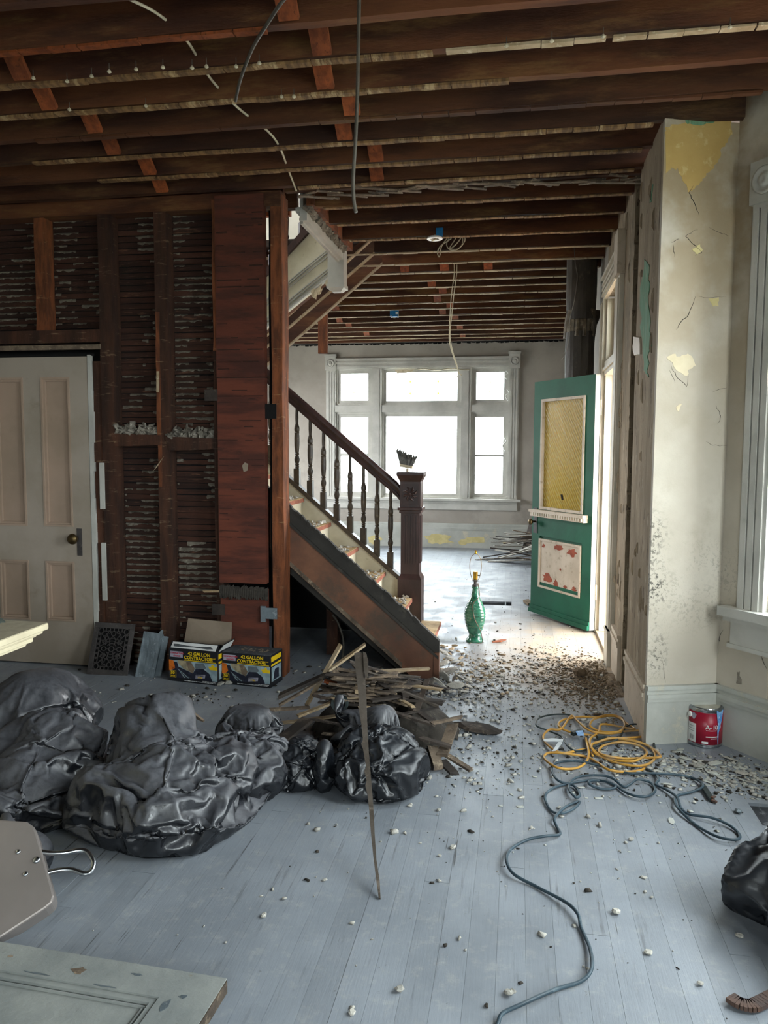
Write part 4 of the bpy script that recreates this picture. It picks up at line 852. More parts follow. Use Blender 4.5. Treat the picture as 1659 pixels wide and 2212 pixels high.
# trim round the stair well
wt = struct('trim_2', (-1.37, 5.5, 2.95))
MB().box(-1.405, -1.385, 4.97, 6.02, 2.885, 3.19).build('well_casing', 'trim', wt); MB().box(-1.43, -1.36, 4.95, 6.0, 2.955, 2.985).box(-1.40, -1.355, 4.95, 6.0, 2.90, 2.955).build('well_moulding', 'trim', wt)
MB().box(-1.35, -1.30, 4.92, 6.1, 2.985, 3.2).build('trimmer', 'stud_light', wt)
m = MB(); r = random.Random(15)
for k in range(90):
    y = 4.95+1.06*k/90; s = r.uniform(.01, .022); M = Matrix.Translation((-1.345+r.uniform(-.01, .015), y, 2.972+r.uniform(-.014, .01))) @ Matrix.Rotation(r.uniform(0, 6), 4, (1, r.random(), r.random())); m.box(-s, s, -s, s, -s*.5, s*.5, M)
m.build('broken_plaster_edge', 'rubble', wt, kind='stuff')
for i, (x0, x1, y, z0, z1, mt) in enumerate([(-2.2, -1.42, 4.95, 2.98, 3.2, 'joist'), (-1.95, -1.45, 5.0, 2.99, 3.05, 'stud'), (-1.8, -1.50, 5.06, 2.97, 3.06, 'bridge'), (-1.9, -1.55, 5.1, 3.0, 3.05, 'stick')]): MB().box(x0, x1, y, y+.04, z0, z1).build('well_framing', mt, wt)

# ---- broom, leaning upside down behind the newel
bp = Vector((-.84, 6.14, 0)); br = thing('broom', 'old broom standing head up behind the dark newel post', 'broom', bp)
bt = aty(880, 1020, 6.12); MB().tube([(bt.x+.01, 6.16, .0), (bt.x, 6.12, bt.z+.03)], .011, 10).build('handle', 'broomhead', br)
h0 = aty(864, 1005, 6.12); h1 = aty(891, 1010, 6.12); MB().bar(h0, h1, .05, .022).build('broom_head', 'broomhead', br, bevel=.004)
MB().tube(spline([h1+Vector((-.01, 0, 0)), aty(892, 1013, 6.12), aty(889, 1020, 6.12), aty(882, 1021, 6.12)], 5), .004, 6).build('wire_loop', 'wire', br)
m = MB(); r = random.Random(44)
for k in range(230):
    t = r.random(); a = h0.lerp(h1, t)+Vector((0, r.uniform(-.02, .02), .012)); tt = aty(856.5+ (902-856.5)*t, 969+(987-969)*t, 6.12); m.tube([a, a.lerp(tt, .5)+Vector((r.uniform(-.004, .004), 0, 0)), tt+Vector((r.uniform(-.012, .012), r.uniform(-.03, .03), r.uniform(-.02, .004)))], [.0034, .0034, .0026], 4)
m.build('bristles', 'bristle', br, kind='stuff')
# ---- sooty stove pipe by the right wall
pc = Vector((.495, 6.78, 0)); pp = thing('stove_pipe', 'soot-darkened wrapped flue pipe rising to the joists behind the green door', 'pipe', pc)
def wrap(z0, z1, r0, amp, seed, n=24):
    m = MB(); vs = []; fs = []; K = 18
    for i in range(K+1):
        z = z0+(z1-z0)*i/K
        for k in range(n):
            t = 2*math.pi*k/n; q = r0+amp*mn.noise(Vector((math.cos(t)*2+seed, math.sin(t)*2, z*2.5)))+amp*.5*mn.noise(Vector((math.cos(t)*5, math.sin(t)*5+seed, z*6)))
            vs.append((pc.x+q*math.cos(t), pc.y+q*math.sin(t), z))
    fs = [(i*n+k, i*n+(k+1) % n, (i+1)*n+(k+1) % n, (i+1)*n+k) for i in range(K) for k in range(n)]; return m.add(vs, fs+[tuple(range(n))[::-1], tuple(range(K*n, K*n+n))])
wrap(0, 2.42, .118, .012, 1).build('lower_wrap', 'pipe', pp); wrap(2.52, 3.19, .122, .01, 5).build('upper_wrap', 'pipe', pp); wrap(2.38, 2.60, .12, .05, 9, 40).build('torn_joint_foil', 'foil', pp)
# ---- wires
def cable(name, pts, rad, mt, label, group=None, n=7, sp=6):
    return tag(MB().tube(spline(pts, sp) if sp else pts, rad, n).build(name, mt, None, smooth=True), label, 'cable', group)
Yc = 2.72
cable('hanging_cable', [aty(x, y, Yc) for x, y in [(779, -60), (776, 0), (774, 100), (772, 200), (768, 300), (763, 380), (764, 430), (769, 459)]], .0065, 'greycable', 'long grey cable hanging straight down from the joists above the opening')
cable('hanging_cable', [aty(x, y, Y) for x, y, Y in [(660, -50, 2.62), (612, 0, 2.7), (575, 55, 2.8), (545, 105, 2.95), (520, 170, 3.15), (509, 218, 3.32)]], .0068, 'greycable', 'shorter grey cable curving under the front joists to the left')
cable('white_cable', [atz(x, y, z) for x, y, z in [(250, -12, 3.05), (283, 0, 3.03), (345, 33, 3.03), (404, 88, 3.03), (452, 166, 3.03), (513, 232, 3.02), (578, 283, 3.01), (604, 318, 2.985)]]+[aty(622, 365, 4.35), aty(640, 412, 4.6)], .0055, 'romex', 'white cable threaded through the front joists down to the stair well')
Yw = 6.78
cable('white_wire', [aty(x, y, Yw) for x, y in [(981, 570), (981, 594), (976, 630), (973, 664), (971, 705), (971, 740), (981, 775), (992, 806), (998, 810)]], .004, 'romex', 'left strand of the two white wires hanging before the far window', None, 6)
cable('white_wire', [aty(x, y, Yw+.02) for x, y in [(987, 572), (986, 594), (980, 640), (976, 680), (972, 720), (976, 752), (986, 785), (990, 806), (987, 815)]], .004, 'romex', 'right strand of the two white wires hanging before the far window', None, 6)
cable('thin_wire', [aty(x, y, 6.5) for x, y in [(1239, 520), (1243, 570), (1247, 600), (1240, 650), (1231, 690), (1229, 730), (1222, 760), (1213, 777)]], .0032, 'greycable', 'thin stray wire dangling beside the sooty pipe', None, 5)
cable('coiled_wire', [aty(x, y, 5.9) for x, y in [(975, 515), (968, 520), (951, 532), (945, 545), (948, 555), (951, 548), (955, 530), (975, 505), (985, 512), (972, 534), (975, 536), (992, 520), (1000, 505), (1004, 520), (990, 537), (975, 537), (985, 528), (998, 512), (998, 528), (985, 540), (970, 538), (965, 525), (978, 500)]], .004, 'romex', 'white wire coiled in loops beside the ceiling light ring', None, 6)
cable('wire_tail', [aty(x, y, 5.0) for x, y in [(898, 411), (910, 409), (925, 404), (928, 402)]]+[aty(930, 415, 5.0), aty(925, 425, 5.0)], .005, 'romex', 'short white wire tail forked below the joists near the torn lath', None, 6)
cable('wire_tail', [aty(x, y, 5.02) for x, y in [(922, 408), (931, 404), (938, 408), (938, 418)]], .005, 'romex', 'small hooked white wire tail beside the forked one below the joists', None, 6)
p = atz(852, 678, 2.95); p.y = 8.9; jb = thing('junction_box', 'blue plastic junction box hanging below the back room joists', 'junction box', p)
p = aty(852, 678, 8.7); WLOC[jb.name] = p; jb.location = p
MB().box(p.x-.045, p.x+.045, p.y-.04, p.y+.04, p.z-.035, p.z+.04).build('box_body', 'bluebox', jb, bevel=.004); MB().box(p.x+.02, p.x+.05, p.y-.046, p.y-.036, p.z-.01, p.z+.012).build('clamp', 'whiteplastic', jb)
MB().tube(spline([p+Vector((-.04, -.042, -.02)), p+Vector((.0, -.045, -.05)), p+Vector((.05, -.042, -.035)), p+Vector((.045, -.02, .0))], 5), .004, 6).build('wire', 'romex', jb); MB().tube([p+Vector((.02, 0, .03)), p+Vector((.03, 0, .12))], .004, 6).build('wire', 'romex', jb)
p = atz(939, 517, 2.955); cl = thing('ceiling_light', 'round white light ring with blue box set in the back room joists', 'light fitting', p)
MB().lathe([(.032, 0), (.056, 0), (.058, .006), (.05, .016), (.032, .012), (.032, 0)], p, 28, caps=False).build('trim_ring', 'whiteplastic', cl); MB().box(p.x+.01, p.x+.06, p.y-.02, p.y+.06, p.z+.018, p.z+.075).build('blue_box', 'bluebox', cl)
MB().tube(spline([p+Vector((0, 0, .03)), p+Vector((.01, -.01, .0)), p+Vector((-.02, -.02, -.015))], 4), .005, 6).build('wire', 'romex', cl)

# ---- green glazed lamp
lp = Vector((-.298, 5.83, 0)); lm = thing('table_lamp', 'green glazed ribbed table lamp with bare brass socket and no shade', 'lamp', lp)
MB().lathe([(.066, 0), (.066, .014), (.058, .022), (.048, .034), (.043, .05), (.048, .065)], lp, 28).build('foot', 'glaze', lm, smooth=True)
prof = []
for i in range(81):
    t = i/80; z = .06+t*.345
    q = .045+.032*math.sin(math.pi*.5*t/.42) if t < .42 else .0205+.0565*(.5+.5*math.cos(math.pi*(t-.42)/.58))
    prof.append((q+(.0032*abs(math.sin(math.pi*t*15)) if .06 < t < .74 else 0), z))
prof += [(.022, .405), (.026, .412), (.024, .422)]
MB().lathe(prof, lp, 32).build('body', 'glaze', lm, smooth=True)
MB().lathe([(.026, .42), (.022, .432), (.012, .44), (.012, .455), (.028, .462), (.014, .47)], lp, 16).build('stem', 'iron', lm); MB().lathe([(.012, .468), (.017, .475), (.018, .53), (.015, .532)], lp, 16).build('socket', 'gold', lm)
for s in (-1, 1): MB().tube(spline([lp+Vector((s*.02, 0, .47)), lp+Vector((s*.034, 0, .50)), lp+Vector((s*.044, 0, .57)), lp+Vector((s*.036, 0, .63)), lp+Vector((s*.012, 0, .665)), lp+Vector((0, 0, .668))], 6), .0022, 6).build('harp', 'brass', lm)
MB().lathe([(.006, .664), (.009, .672), (.006, .68), (.008, .69), (.002, .695)], lp, 10).build('finial', 'gold', lm); MB().bar(lp+Vector((.012, 0, .503)), lp+Vector((.034, -.004, .505)), .008, .008).build('switch', 'iron', lm)
MB().tube(spline([lp+Vector((.02, -.02, .45)), lp+Vector((.035, -.06, .36)), lp+Vector((-.01, -.075, .30)), lp+Vector((.0, -.085, .2)), lp+Vector((.045, -.06, .1)), lp+Vector((.055, -.03, .05)), lp+Vector((.06, -.055, .006)), lp+Vector((.02, -.075, .004))], 6), .003, 6).build('cord', 'stick', lm)
# ---- floor register openings
for nm, (x0, x1, y0, y1), lab in (('floor_register', holes[0], 'open dark register hole in the floor behind the green lamp'), ('floor_register', holes[1], 'open dark register hole in the floor at the right edge')):
    t = thing(nm, lab, 'register', ((x0+x1)/2, (y0+y1)/2, -.1)); nx = math.floor((x0+4.35)/BW)*BW-4.35; 
    MB().box(x0-.06, x1+.06, y0-.0, y1+.0, -.148, -.14).build('duct_floor', 'void', t)  # black sheet stands for the unlit depth of the hole
    MB().box(x0-.06, x1+.06, y1-.012, y1-.004, -.14, -.012).build('duct_side', 'dustblack', t); MB().box(x1-.01, x1, y0, y1, -.14, -.002).build('duct_side', 'galv', t)  # far side dark, right side pale: its lit edge put into colour

# ---- contractor bag boxes
def printed_box(name, label, p0, p1, dep, h, opened):
    p0 = Vector((p0[0], p0[1], 0)); p1 = Vector((p1[0], p1[1], 0)); W = (p1-p0).length
    M = frame_m(p0, (p1.x-p0.x, p1.y-p0.y)); t = thing(name, label, 'box', (p0+p1)/2+Vector((0, dep/2, 0)), 'contractor bag boxes')
    def P(nm, m, mt, par=t): return m.xf(M).build(nm, mt, par)
    if opened: body = MB().box(0, W, 0, .004, 0, h).box(0, W, dep-.004, dep, 0, h).box(0, .004, .004, dep-.004, 0, h).box(W-.004, W, .004, dep-.004, 0, h).box(.004, W-.004, .004, dep-.004, 0, .004)
    else: body = MB().box(0, W, 0, dep, 0, h)
    P('carton', body, 'black')
    R = M @ Matrix.Rotation(math.pi/2, 4, 'X')
    def T(s, x, z, size, mt, sx=1., y=-.0016, bold=.0): return text(s, size, mt, t, M @ Matrix.Translation((x, y, z)) @ Matrix.Rotation(math.pi/2, 4, 'X'), sx=sx, bold=bold)
    def A(nm, pts, mt, y=-.001, d=.0008): return P(nm, MB().prism([(x*W, y, z*h) for x, z in pts], (0, d, 0)), mt)
    A('logo_plate', [(.03, .75), (.29, .75), (.29, .93), (.03, .93)], 'silver'); T("CONTRACTOR'S", .035*W, .855*h, .0135, 'redprint', .92, bold=.0003); T('CHOICE', .095*W, .77*h, .0135, 'redprint', 1., bold=.0003)
    T('42 GALLON', .40*W, .85*h, .030*W/.34, 'yellow', 1.0, bold=.0005); T('CONTRACTOR', .32*W, .72*h, .030*W/.34, 'yellow', .96, bold=.0005)
    T('CLEAN-UP', .83*W, .785*h, .0105, 'yellow', .95); T('BAGS', .83*W, .73*h, .0105, 'yellow', 1.1); A('yellow_rule', [(.32, .675), (.98, .675), (.98, .695), (.32, .695)], 'yellow')
    A('picture', [(.0, .12), (1, .12), (1, .655), (0, .655)], 'bluegrey', -.0006, .0005)
    A('picture_shape', [(.18, .66), (.36, .66), (.52, .52), (.5, .3), (.3, .42), (.2, .56)], 'tan'); A('picture_shape', [(.36, .64), (.46, .65), (.54, .45), (.5, .3), (.42, .36)], 'stick', -.0013); A('picture_shape', [(.55, .62), (.72, .64), (.78, .5), (.68, .4), (.55, .46)], 'galv')
    A('glove', [(0, .66), (.09, .64), (.15, .52), (.14, .42), (.06, .34), (0, .33)], 'orange', -.0013); A('black_bag_picture', [(.1, .6), (.17, .6), (.2, .46), (.5, .3), (.56, .45), (.72, .46), (.84, .34), (.9, .12), (.0, .12), (.0, .33), (.06, .33), (.13, .42)], 'navy', -.0016)
    for k in range(5): A('bag_fold', [(.16+k*.02, .42-k*.035), (.17+k*.02, .425-k*.035), (.46-k*.04, .14), (.44-k*.04, .14)], 'bluegrey' if k % 2 else 'dustblack', -.0019, .0004)
    A('corner_flash', [(.82, .56), (1, .56), (1, .46), (.85, .46)], 'yellow', -.0015); A('corner_flash', [(.88, .6), (.91, .63), (.94, .6), (.94, .56), (.88, .56)], 'yellow', -.0015)
    A('count_frame', [(.02, .12), (.15, .12), (.15, .33), (.02, .33)], 'yellow', -.0022, .0004); A('count_field', [(.028, .13), (.142, .13), (.142, .32), (.028, .32)], 'black', -.0026, .0004)
    T('50', .038*W, .225*h, .025, 'yellow', 1.1, -.0034, .0008); T('BAGS', .04*W, .15*h, .0125, 'yellow', 1, -.0034)
    A('gauge_plate', [(.55, .15), (.75, .19), (.76, .30), (.56, .27)], 'silver', -.0024, .0004); T('HEAVY DUTY', .57*W, .235*h, .0095, 'black', .9, -.0034); T('3 MIL', .60*W, .175*h, .0145, 'yellow', 1, -.0034)
    m = MB(); rr = random.Random(3)
    for row, (xa, z, hh) in enumerate(((.32, .045, .018), (.7, .078, .018))):
        x = xa
        while x < .96: w = rr.uniform(.008, .028); m.box(x*W, (x+w)*W, -.0012, -.0004, z*h, (z+hh)*h); x += w+.008
    P('fine_print', m, 'white')
    # right side
    S = [(.1, .78, .9, .93, 'yellow'), (.1, .64, .9, .7, 'yellow'), (.12, .16, .85, .6, 'bluegrey')]
    for a, b, c, d, mt in S: P('side_print', MB().box(W, W+.0012, a*dep, c*dep, b*h, d*h), mt)
    P('side_print', MB().prism([(W+.0012, .25*dep, .2*h), (W+.0012, .7*dep, .2*h), (W+.0012, .68*dep, .5*h), (W+.0012, .4*dep, .52*h), (W+.0012, .3*dep, .4*h)], (.0008, 0, 0)), 'navy')
    if opened:
        f = P('front_flap', MB().prism([(0, 0, h), (W, 0, h), (W, .035, h+.038), (0, .035, h+.038)], (0, .003, .001)), 'black'); P('flap_print', MB().prism([(.012, .002, h+.006), (W-.012, .002, h+.006), (W-.012, .031, h+.036), (.012, .031, h+.036)], (0, -.0012, .0012)), 'white', f)
        z = h+.02; pts = [(.03, .018, z+.008), (.06, .02, z+.009), (.12, .017, z+.004), (.2, .0155, z+.002), (.29, .02, z+.008), (.31, .012, z-.003), (.27, .0105, z-.006), (.17, .0135, z-.001), (.08, .011, z-.005), (.035, .011, z-.005)]
        P('printed_tie', MB().prism([(a*W/.34, b-.006, c) for a, b, c in pts], (0, -.001, .001)), 'dustblack', f)
        s = P('side_flap', MB().prism([(W, .0, h), (W, dep, h), (W+.03, dep, h+.055), (W+.03, .03, h+.045)], (-.003, 0, .001)), 'black'); P('flap_print', MB().prism([(W+.004, .02, h+.004), (W+.004, dep-.01, h+.006), (W+.027, dep-.012, h+.047), (W+.027, .034, h+.04)], (.0025, 0, -.001)), 'white', s)
        P('back_flap', MB().prism([(-.0, dep, h), (W, dep, h), (W-.01, dep+.03, h+.145), (.02, dep+.02, h+.15)], (0, .004, 0)), 'card')
    else:
        P('dusty_lid', MB().box(0, W, 0, dep, h, h+.0015), 'dustblack')
        m = MB(); rr = random.Random(5)
        for k in range(40): x = rr.uniform(.25, .8)*W; y = rr.uniform(.3, .7)*dep; m.box(x, x+rr.uniform(.004, .02), y, y+.004, h+.0015, h+.0022)
        P('faded_lid_print', m, 'stick_pale')
printed_box('carton_of_bags', 'open black and yellow contractor bag box with raised cardboard flap', (-2.119, 4.47), (-1.784, 4.42), .17, .205, True)
printed_box('carton_of_bags', 'closed black and yellow contractor bag box with dusty lid', (-1.772, 4.47), (-1.452, 4.43), .18, .20, False)

# ---- cast iron register grate leaning on the wall
def leaning(x, y, ang, rz=0, roll=0): return Matrix.Translation((x, y, 0)) @ Matrix.Rotation(rz, 4, 'Z') @ Matrix.Rotation(-ang, 4, 'X') @ Matrix.Rotation(roll, 4, 'Y')
GW, GH = .275, .335
Mg = leaning(-2.70, 4.50, .36, .05, .02); gr = thing('register_grate', 'dark cast-iron register grate with lacy pattern leaning by the old door', 'grate', (-2.56, 4.55, 0))
MB().box(0, GW, 0, .008, 0, .035).box(0, GW, 0, .008, GH-.035, GH).box(0, .032, 0, .008, .035, GH-.035).box(GW-.032, GW, 0, .008, .035, GH-.035).xf(Mg).build('border', 'iron', gr, bevel=.0015)
m = MB(); C = Vector((GW/2, .004, GH/2)); hw, hh = GW/2-.032, GH/2-.035
def ln(a, b, w=.0042): m.bar(C+Vector((a[0], 0, a[1])), C+Vector((b[0], 0, b[1])), w, .006, (0, 1, 0))
def arc(cx, cy, rad, a0=0, a1=360, n=14, ry=None):
    pts = [(cx+rad*math.cos(math.radians(a0+(a1-a0)*k/n)), cy+(ry or rad)*math.sin(math.radians(a0+(a1-a0)*k/n))) for k in range(n+1)]
    for a, b in zip(pts, pts[1:]): ln(a, b)
iw, ih = hw-.021, hh-.02
for sx in (-1, 1):
    ln((sx*iw, -ih+.02), (sx*iw, ih-.02)); ln((-iw+.02, sx*ih), (iw-.02, sx*ih))
    for k in range(7): z = -ih+.02+(2*ih-.04)*k/6; ln((sx*iw, z), (sx*hw, z)); arc(sx*(iw+hw)/2, z, .006, n=6)
    for k in range(5): x = -iw+.03+(2*iw-.06)*k/4; ln((x, sx*ih), (x, sx*hh))
    for sy in (-1, 1):
        arc(sx*(iw+.002), sy*(ih+.002), .017); arc(sx*.042, sy*.07, .011); ln((sx*iw, sy*.012), (sx*.018, sy*.05)); ln((sx*iw, sy*.1), (sx*.03, sy*.04)); ln((sx*.02, sy*.055), (sx*.05, sy*.1)); ln((sx*.014, sy*.02), (sx*.022, sy*.06)); ln((sx*.02, sy*.058), (0, sy*.085))
        arc(sx*.055, sy*.045, .012, n=8); ln((sx*.035, sy*.105), (sx*.062, sy*.075)); ln((sx*.048, sy*.03), (sx*.075, sy*.055)); arc(sx*.03, sy*.108, .009, n=8)
    arc(sx*.052, 0, .016, ry=.013); ln((sx*.018, 0), (sx*.036, 0))
arc(0, 0, .017)
for sy in (-1, 1):
    arc(0, sy*.1, .015); arc(0, 0, .035, sy*90-55, sy*90+55); arc(0, 0, .052, sy*90-60, sy*90+60); arc(0, 0, .07, sy*90-50, sy*90+50)
m.xf(Mg).build('lattice', 'iron', gr)
MB().box(.02, GW-.02, .012, .014, .02, GH-.02).xf(Mg).build('dark_damper', 'void', gr)
# ---- flattened duct end leaning beside it
Md = leaning(-2.365, 4.505, .30, .06, .10); du = thing('duct_boot', 'crumpled galvanised metal duct piece leaning next to the iron grate', 'duct', (-2.3, 4.55, 0))
def crumpled(W, D, H, amp, seed, nx=10, nz=18):
    vs = []; idx = {}; m = MB(); bm = bmesh.new(); bmesh.ops.create_cube(bm, size=1); bmesh.ops.subdivide_edges(bm, edges=bm.edges, cuts=nx, use_grid_fill=True)
    for v in bm.verts:
        p = Vector(((v.co.x+.5)*W, (v.co.y+.5)*D, (v.co.z+.5)*H)); q = mn.noise(p*14+Vector((seed, 0, 0)))+.5*abs(mn.noise(p*38)); v.co = p+Vector((mn.noise(p*9)*amp*.5, q*amp*(1 if v.co.y < 0 else .3), 0))
    bm.verts.index_update(); m.add([v.co[:] for v in bm.verts], [[v.index for v in f.verts] for f in bm.faces]); bm.free(); return m
crumpled(.115, .045, .285, .007, 3).xf(Md).build('boot', 'galv', du); MB().box(.10, .15, .03, .045, 0, .275).xf(Md).build('side_flange', 'galv', du); MB().frame(-.004, .12, -.002, .289, .006, .0, .006).xf(Md).build('folded_seam', 'galv', du)
MB().prism([(.09, .01, .285), (.118, .01, .285), (.112, .015, .315), (.10, .012, .305)], (0, .01, 0)).xf(Md).build('bent_tab', 'galv', du)

# ---- marble top at the left edge
tb = thing('marble_table', 'cream marble table top with moulded edge jutting in at the left edge', 'table', (-2.15, 2.1, 0))
m = MB(); TX, TY = -1.706, 2.61
def lay(ins, z0, z1, rad=.02):
    x1, y1, x0, y0 = TX-ins, TY-ins, -2.62, 1.55; pts = [(x0, y0), (x1, y0)]+[(x1-rad+rad*math.cos(t), y1-rad+rad*math.sin(t)) for t in [k*math.pi/12 for k in range(7)]]+[(x0, y1)]
    return [(x, y, z0) for x, y in pts], (0, 0, z1-z0)
MB().prism(*lay(.004, .7985, .80)).build('dusty_surface', 'stone_top', tb)
for ins, z0, z1 in ((0, .775, .7985), (.014, .762, .775), (.03, .752, .762), (.038, .735, .752), (.055, .722, .735)): m.prism(*lay(ins, z0, z1))
m.build('moulded_slab', 'stone', tb, bevel=.004)
MB().box(-2.5, -1.97, 1.7, 2.3, 0, .722).box(-2.53, -1.94, 1.67, 2.33, 0, .08).build('pedestal', 'stone', tb)
m = MB(); r = random.Random(4)
for k in range(30): c = Vector((-2.03+r.uniform(0, .16), 2.55+r.uniform(-.03, .02), .802+.008*r.random())); s = r.uniform(.006, .018); m.box(-s, s, -s, s, -.001, .003, Matrix.Translation(c) @ Matrix.Rotation(r.uniform(0, 6), 4, (.2, .3, 1)))
tag(m.build('scrap_heap', 'leafy', None), 'flat dark greenish scraps lying on the marble table top', 'scraps')['kind'] = 'stuff'

# ---- old panelled door lying on the floor
c0 = atz(490, 2113, .045); c1 = atz(0, 2034, .045); u = (c1-c0).normalized(); v = Vector((u.y, -u.x, 0)); v = v if v.y < 0 else -v
e = atz(452, 2211, .045); v = (e-c0).normalized()
v = (v-u*v.dot(u)).normalized()
ld = thing('detached_door', 'detached grey painted panel door lying flat on the floor, bottom left', 'door', c0*1.0)
Ml = Matrix(((u.x, v.x, 0, c0.x), (u.y, v.y, 0, c0.y), (0, 0, 1, 0), (0, 0, 0, 1)))
LW, LH = 1.5, .75
def lp_(nm, m, mt='slabdoor', par=ld): return m.xf(Ml).build(nm, mt, par)
lp_('rail', MB().box(0, .14, 0, LH, .006, .045)); lp_('stile', MB().box(.14, LW, 0, .105, .006, .045)); lp_('stile', MB().box(.14, LW, LH-.105, LH, .006, .045)); lp_('rail', MB().box(LW-.2, LW, .105, LH-.105, .006, .045))
pn = lp_('door_panel', MB().box(.14, LW-.2, .105, LH-.105, .012, .028)); lp_('panel_moulding', MB().box(.14, LW-.2, .105, .123, .028, .040).box(.14, .158, .123, LH-.123, .028, .040).box(.165, LW-.22, .128, .133, .028, .034).box(.168, .172, .135, LH-.135, .028, .034), 'slabdoor', pn)
lp_('bare_edge', MB().box(-.003, 0, .004, LH-.004, .008, .042), 'stick')
rr = random.Random(77); k = 14
for cx, cy, sx, sy, mt in ((.40, .06, .03, .018, 'stick'), (.62, .05, .012, .006, 'card'), (.24, .04, .02, .005, 'galv'), (.08, .09, .016, .01, 'galv'), (.05, .2, .01, .02, 'stick'), (.5, .095, .05, .004, 'galv'), (.3, .1, .04, .004, 'galv'), (.11, .13, .012, .03, 'galv'), (.72, .03, .02, .004, 'stick')): lp_('chipped_patch', MB().prism([(cx+sx*rr.uniform(.4, 1)*math.cos(6.283*i/k), cy+sy*rr.uniform(.4, 1)*math.sin(6.283*i/k), .0452) for i in range(k)], (0, 0, .0006)), mt)

# ---- metal pan with wire handle
pn_ = Vector((.22, -.62, .75)).normalized(); pP = atz(95, 1964, .075)
outl = [(-170, 1800), (-140, 1772), (0, 1770), (58, 1774), (74, 1786), (80, 1800), (114, 1922), (117, 1936), (112, 1950), (98, 1962), (0, 2026), (-70, 2062), (-150, 2050)]
pts = [atplane(x, y, pP, pn_) for x, y in outl]; mz = min((p-pn_*.045).z for p in pts)
pan = thing('metal_pan', 'brushed metal pan with wire loop handle tipped on the floor', 'pan', Vector((pP.x-.2, pP.y, 0)))
MB().prism(pts, -pn_*.07).build('pan_body', 'steel', pan, bevel=.006)
hp = [atplane(x, y, pP-pn_*.012, pn_) for x, y in [(78, 1838), (108, 1843), (140, 1842), (172, 1837), (190, 1842), (202, 1862), (198, 1880), (184, 1888), (155, 1879), (125, 1880), (92, 1889)]]
MB().tube(spline(hp, 6), .0078, 10).build('wire_handle', 'wire', pan, smooth=True)
for x, y, s in ((79, 1858, .011), (39, 1840, .008), (55, 1888, .008)):
    q = atplane(x, y, pP, pn_); Mr = Matrix.Translation(q) @ pn_.to_track_quat('Z', 'Y').to_matrix().to_4x4(); MB().lathe([(s, 0), (s*.9, s*.3), (s*.55, s*.5), (.0005, s*.58)], (0, 0, 0), 12).xf(Mr).build('rivet', 'wire', pan, smooth=True)

# ---- black contractor bags
def blob(n, c, rad, lobes, sc):
    bm = bmesh.new(); bmesh.ops.create_icosphere(bm, subdivisions=n, radius=1); bm.verts.ensure_lookup_table(); d = np.array([v.co[:] for v in bm.verts]); f = [[v.index for v in q.verts] for q in bm.faces]; bm.free()
    c = np.array(c, float); rad = np.array(rad); r_ = 1/np.sqrt(((d/rad)**2).sum(1))
    w = np.zeros(len(d)); a = np.zeros(len(d))
    for P, k in lobes:
        v = np.array(P)-c; L = np.linalg.norm(v); dp = v/L; rb = 1/np.sqrt(((dp/rad)**2).sum()); e = np.exp(k*(d @ dp-1)); a += e*(L-rb); w += e
    r_ = np.maximum(r_+a/np.maximum(1, w), .02)
    return c+d*r_[:, None]*sc, f
BAGS = []
SIM = bpy.data.scenes.new('bag_cloth')          # loose plastic draped by a cloth simulation over the rubbish inside each bag
def bag(label, c, rad, lobes, sub=6, mt='bag', slack=.32, core=.78, size=.92, bend=.06):
    v, f = blob(sub, c, rad, lobes, size); v[:, 2] = np.maximum(v[:, 2], .014)
    me = bpy.data.meshes.new('garbage_bag'); me.from_pydata(v.tolist(), [], f); me.update(); o = bpy.data.objects.new('garbage_bag', me)
    v, f = blob(4, c, rad, lobes, core*size); v[:, 2] = np.maximum(v[:, 2], .004)
    rr = random.Random(len(BAGS)); v = v+np.array([[.03*mn.noise(Vector(p)*9+Vector((len(BAGS), 0, k*7))) for k in range(3)] for p in v]); v[:, 2] = np.maximum(v[:, 2], .004)
    k_ = bpy.data.meshes.new('bag_contents'); k_.from_pydata(v.tolist(), [], f); k_.update(); k = bpy.data.objects.new('bag_contents', k_)
    k2 = bpy.data.meshes.new('ground'); k2.from_pydata([(-4, 0, 0), (3, 0, 0), (3, 6, 0), (-4, 6, 0)], [], [(0, 1, 2, 3)]); g = bpy.data.objects.new('ground', k2)
    cl = bpy.data.collections.new('bag_sim'); SIM.collection.children.link(cl); SIM.collection.objects.link(o)
    for q in (k, g): cl.objects.link(q); q.modifiers.new('c', 'COLLISION'); q.collision.thickness_outer = .004; q.collision.cloth_friction = 30
    m = o.modifiers.new('cloth', 'CLOTH'); t = m.settings; t.quality = 5; t.mass = .15; t.tension_stiffness = 30; t.compression_stiffness = 30; t.shear_stiffness = 10; t.bending_stiffness = bend
    t.air_damping = 3; t.shrink_min = -slack; m.collision_settings.distance_min = .004; m.collision_settings.collision_quality = 2; m.collision_settings.collection = cl
    m.point_cache.frame_start = 1; m.point_cache.frame_end = 60; BAGS.append((o, k, g, cl, label, mt))
def settle_bags(frames):
    for i in range(1, frames+1): SIM.frame_set(i)
    dg = SIM.view_layers[0].depsgraph
    for o, k, g, cl, label, mt in BAGS:
        me = bpy.data.meshes.new_from_object(o.evaluated_get(dg)); n = len(me.vertices); co = np.empty(n*3); me.vertices.foreach_get('co', co); co = co.reshape(-1, 3); co[:, 2] = np.maximum(co[:, 2], .003)
        c = (co.min(0)+co.max(0))/2; me.vertices.foreach_set('co', (co-c).ravel()); me.name = 'garbage_bag'
        for q in (o, k, g): bpy.data.objects.remove(q)
        me.materials.clear(); b = tag(link('garbage_bag', me, mt, Vector(c), None, True), label, 'bag', 'black contractor bags')
    bpy.data.scenes.remove(SIM)
V = lambda x, y, Y: tuple(aty(x, y, Y))
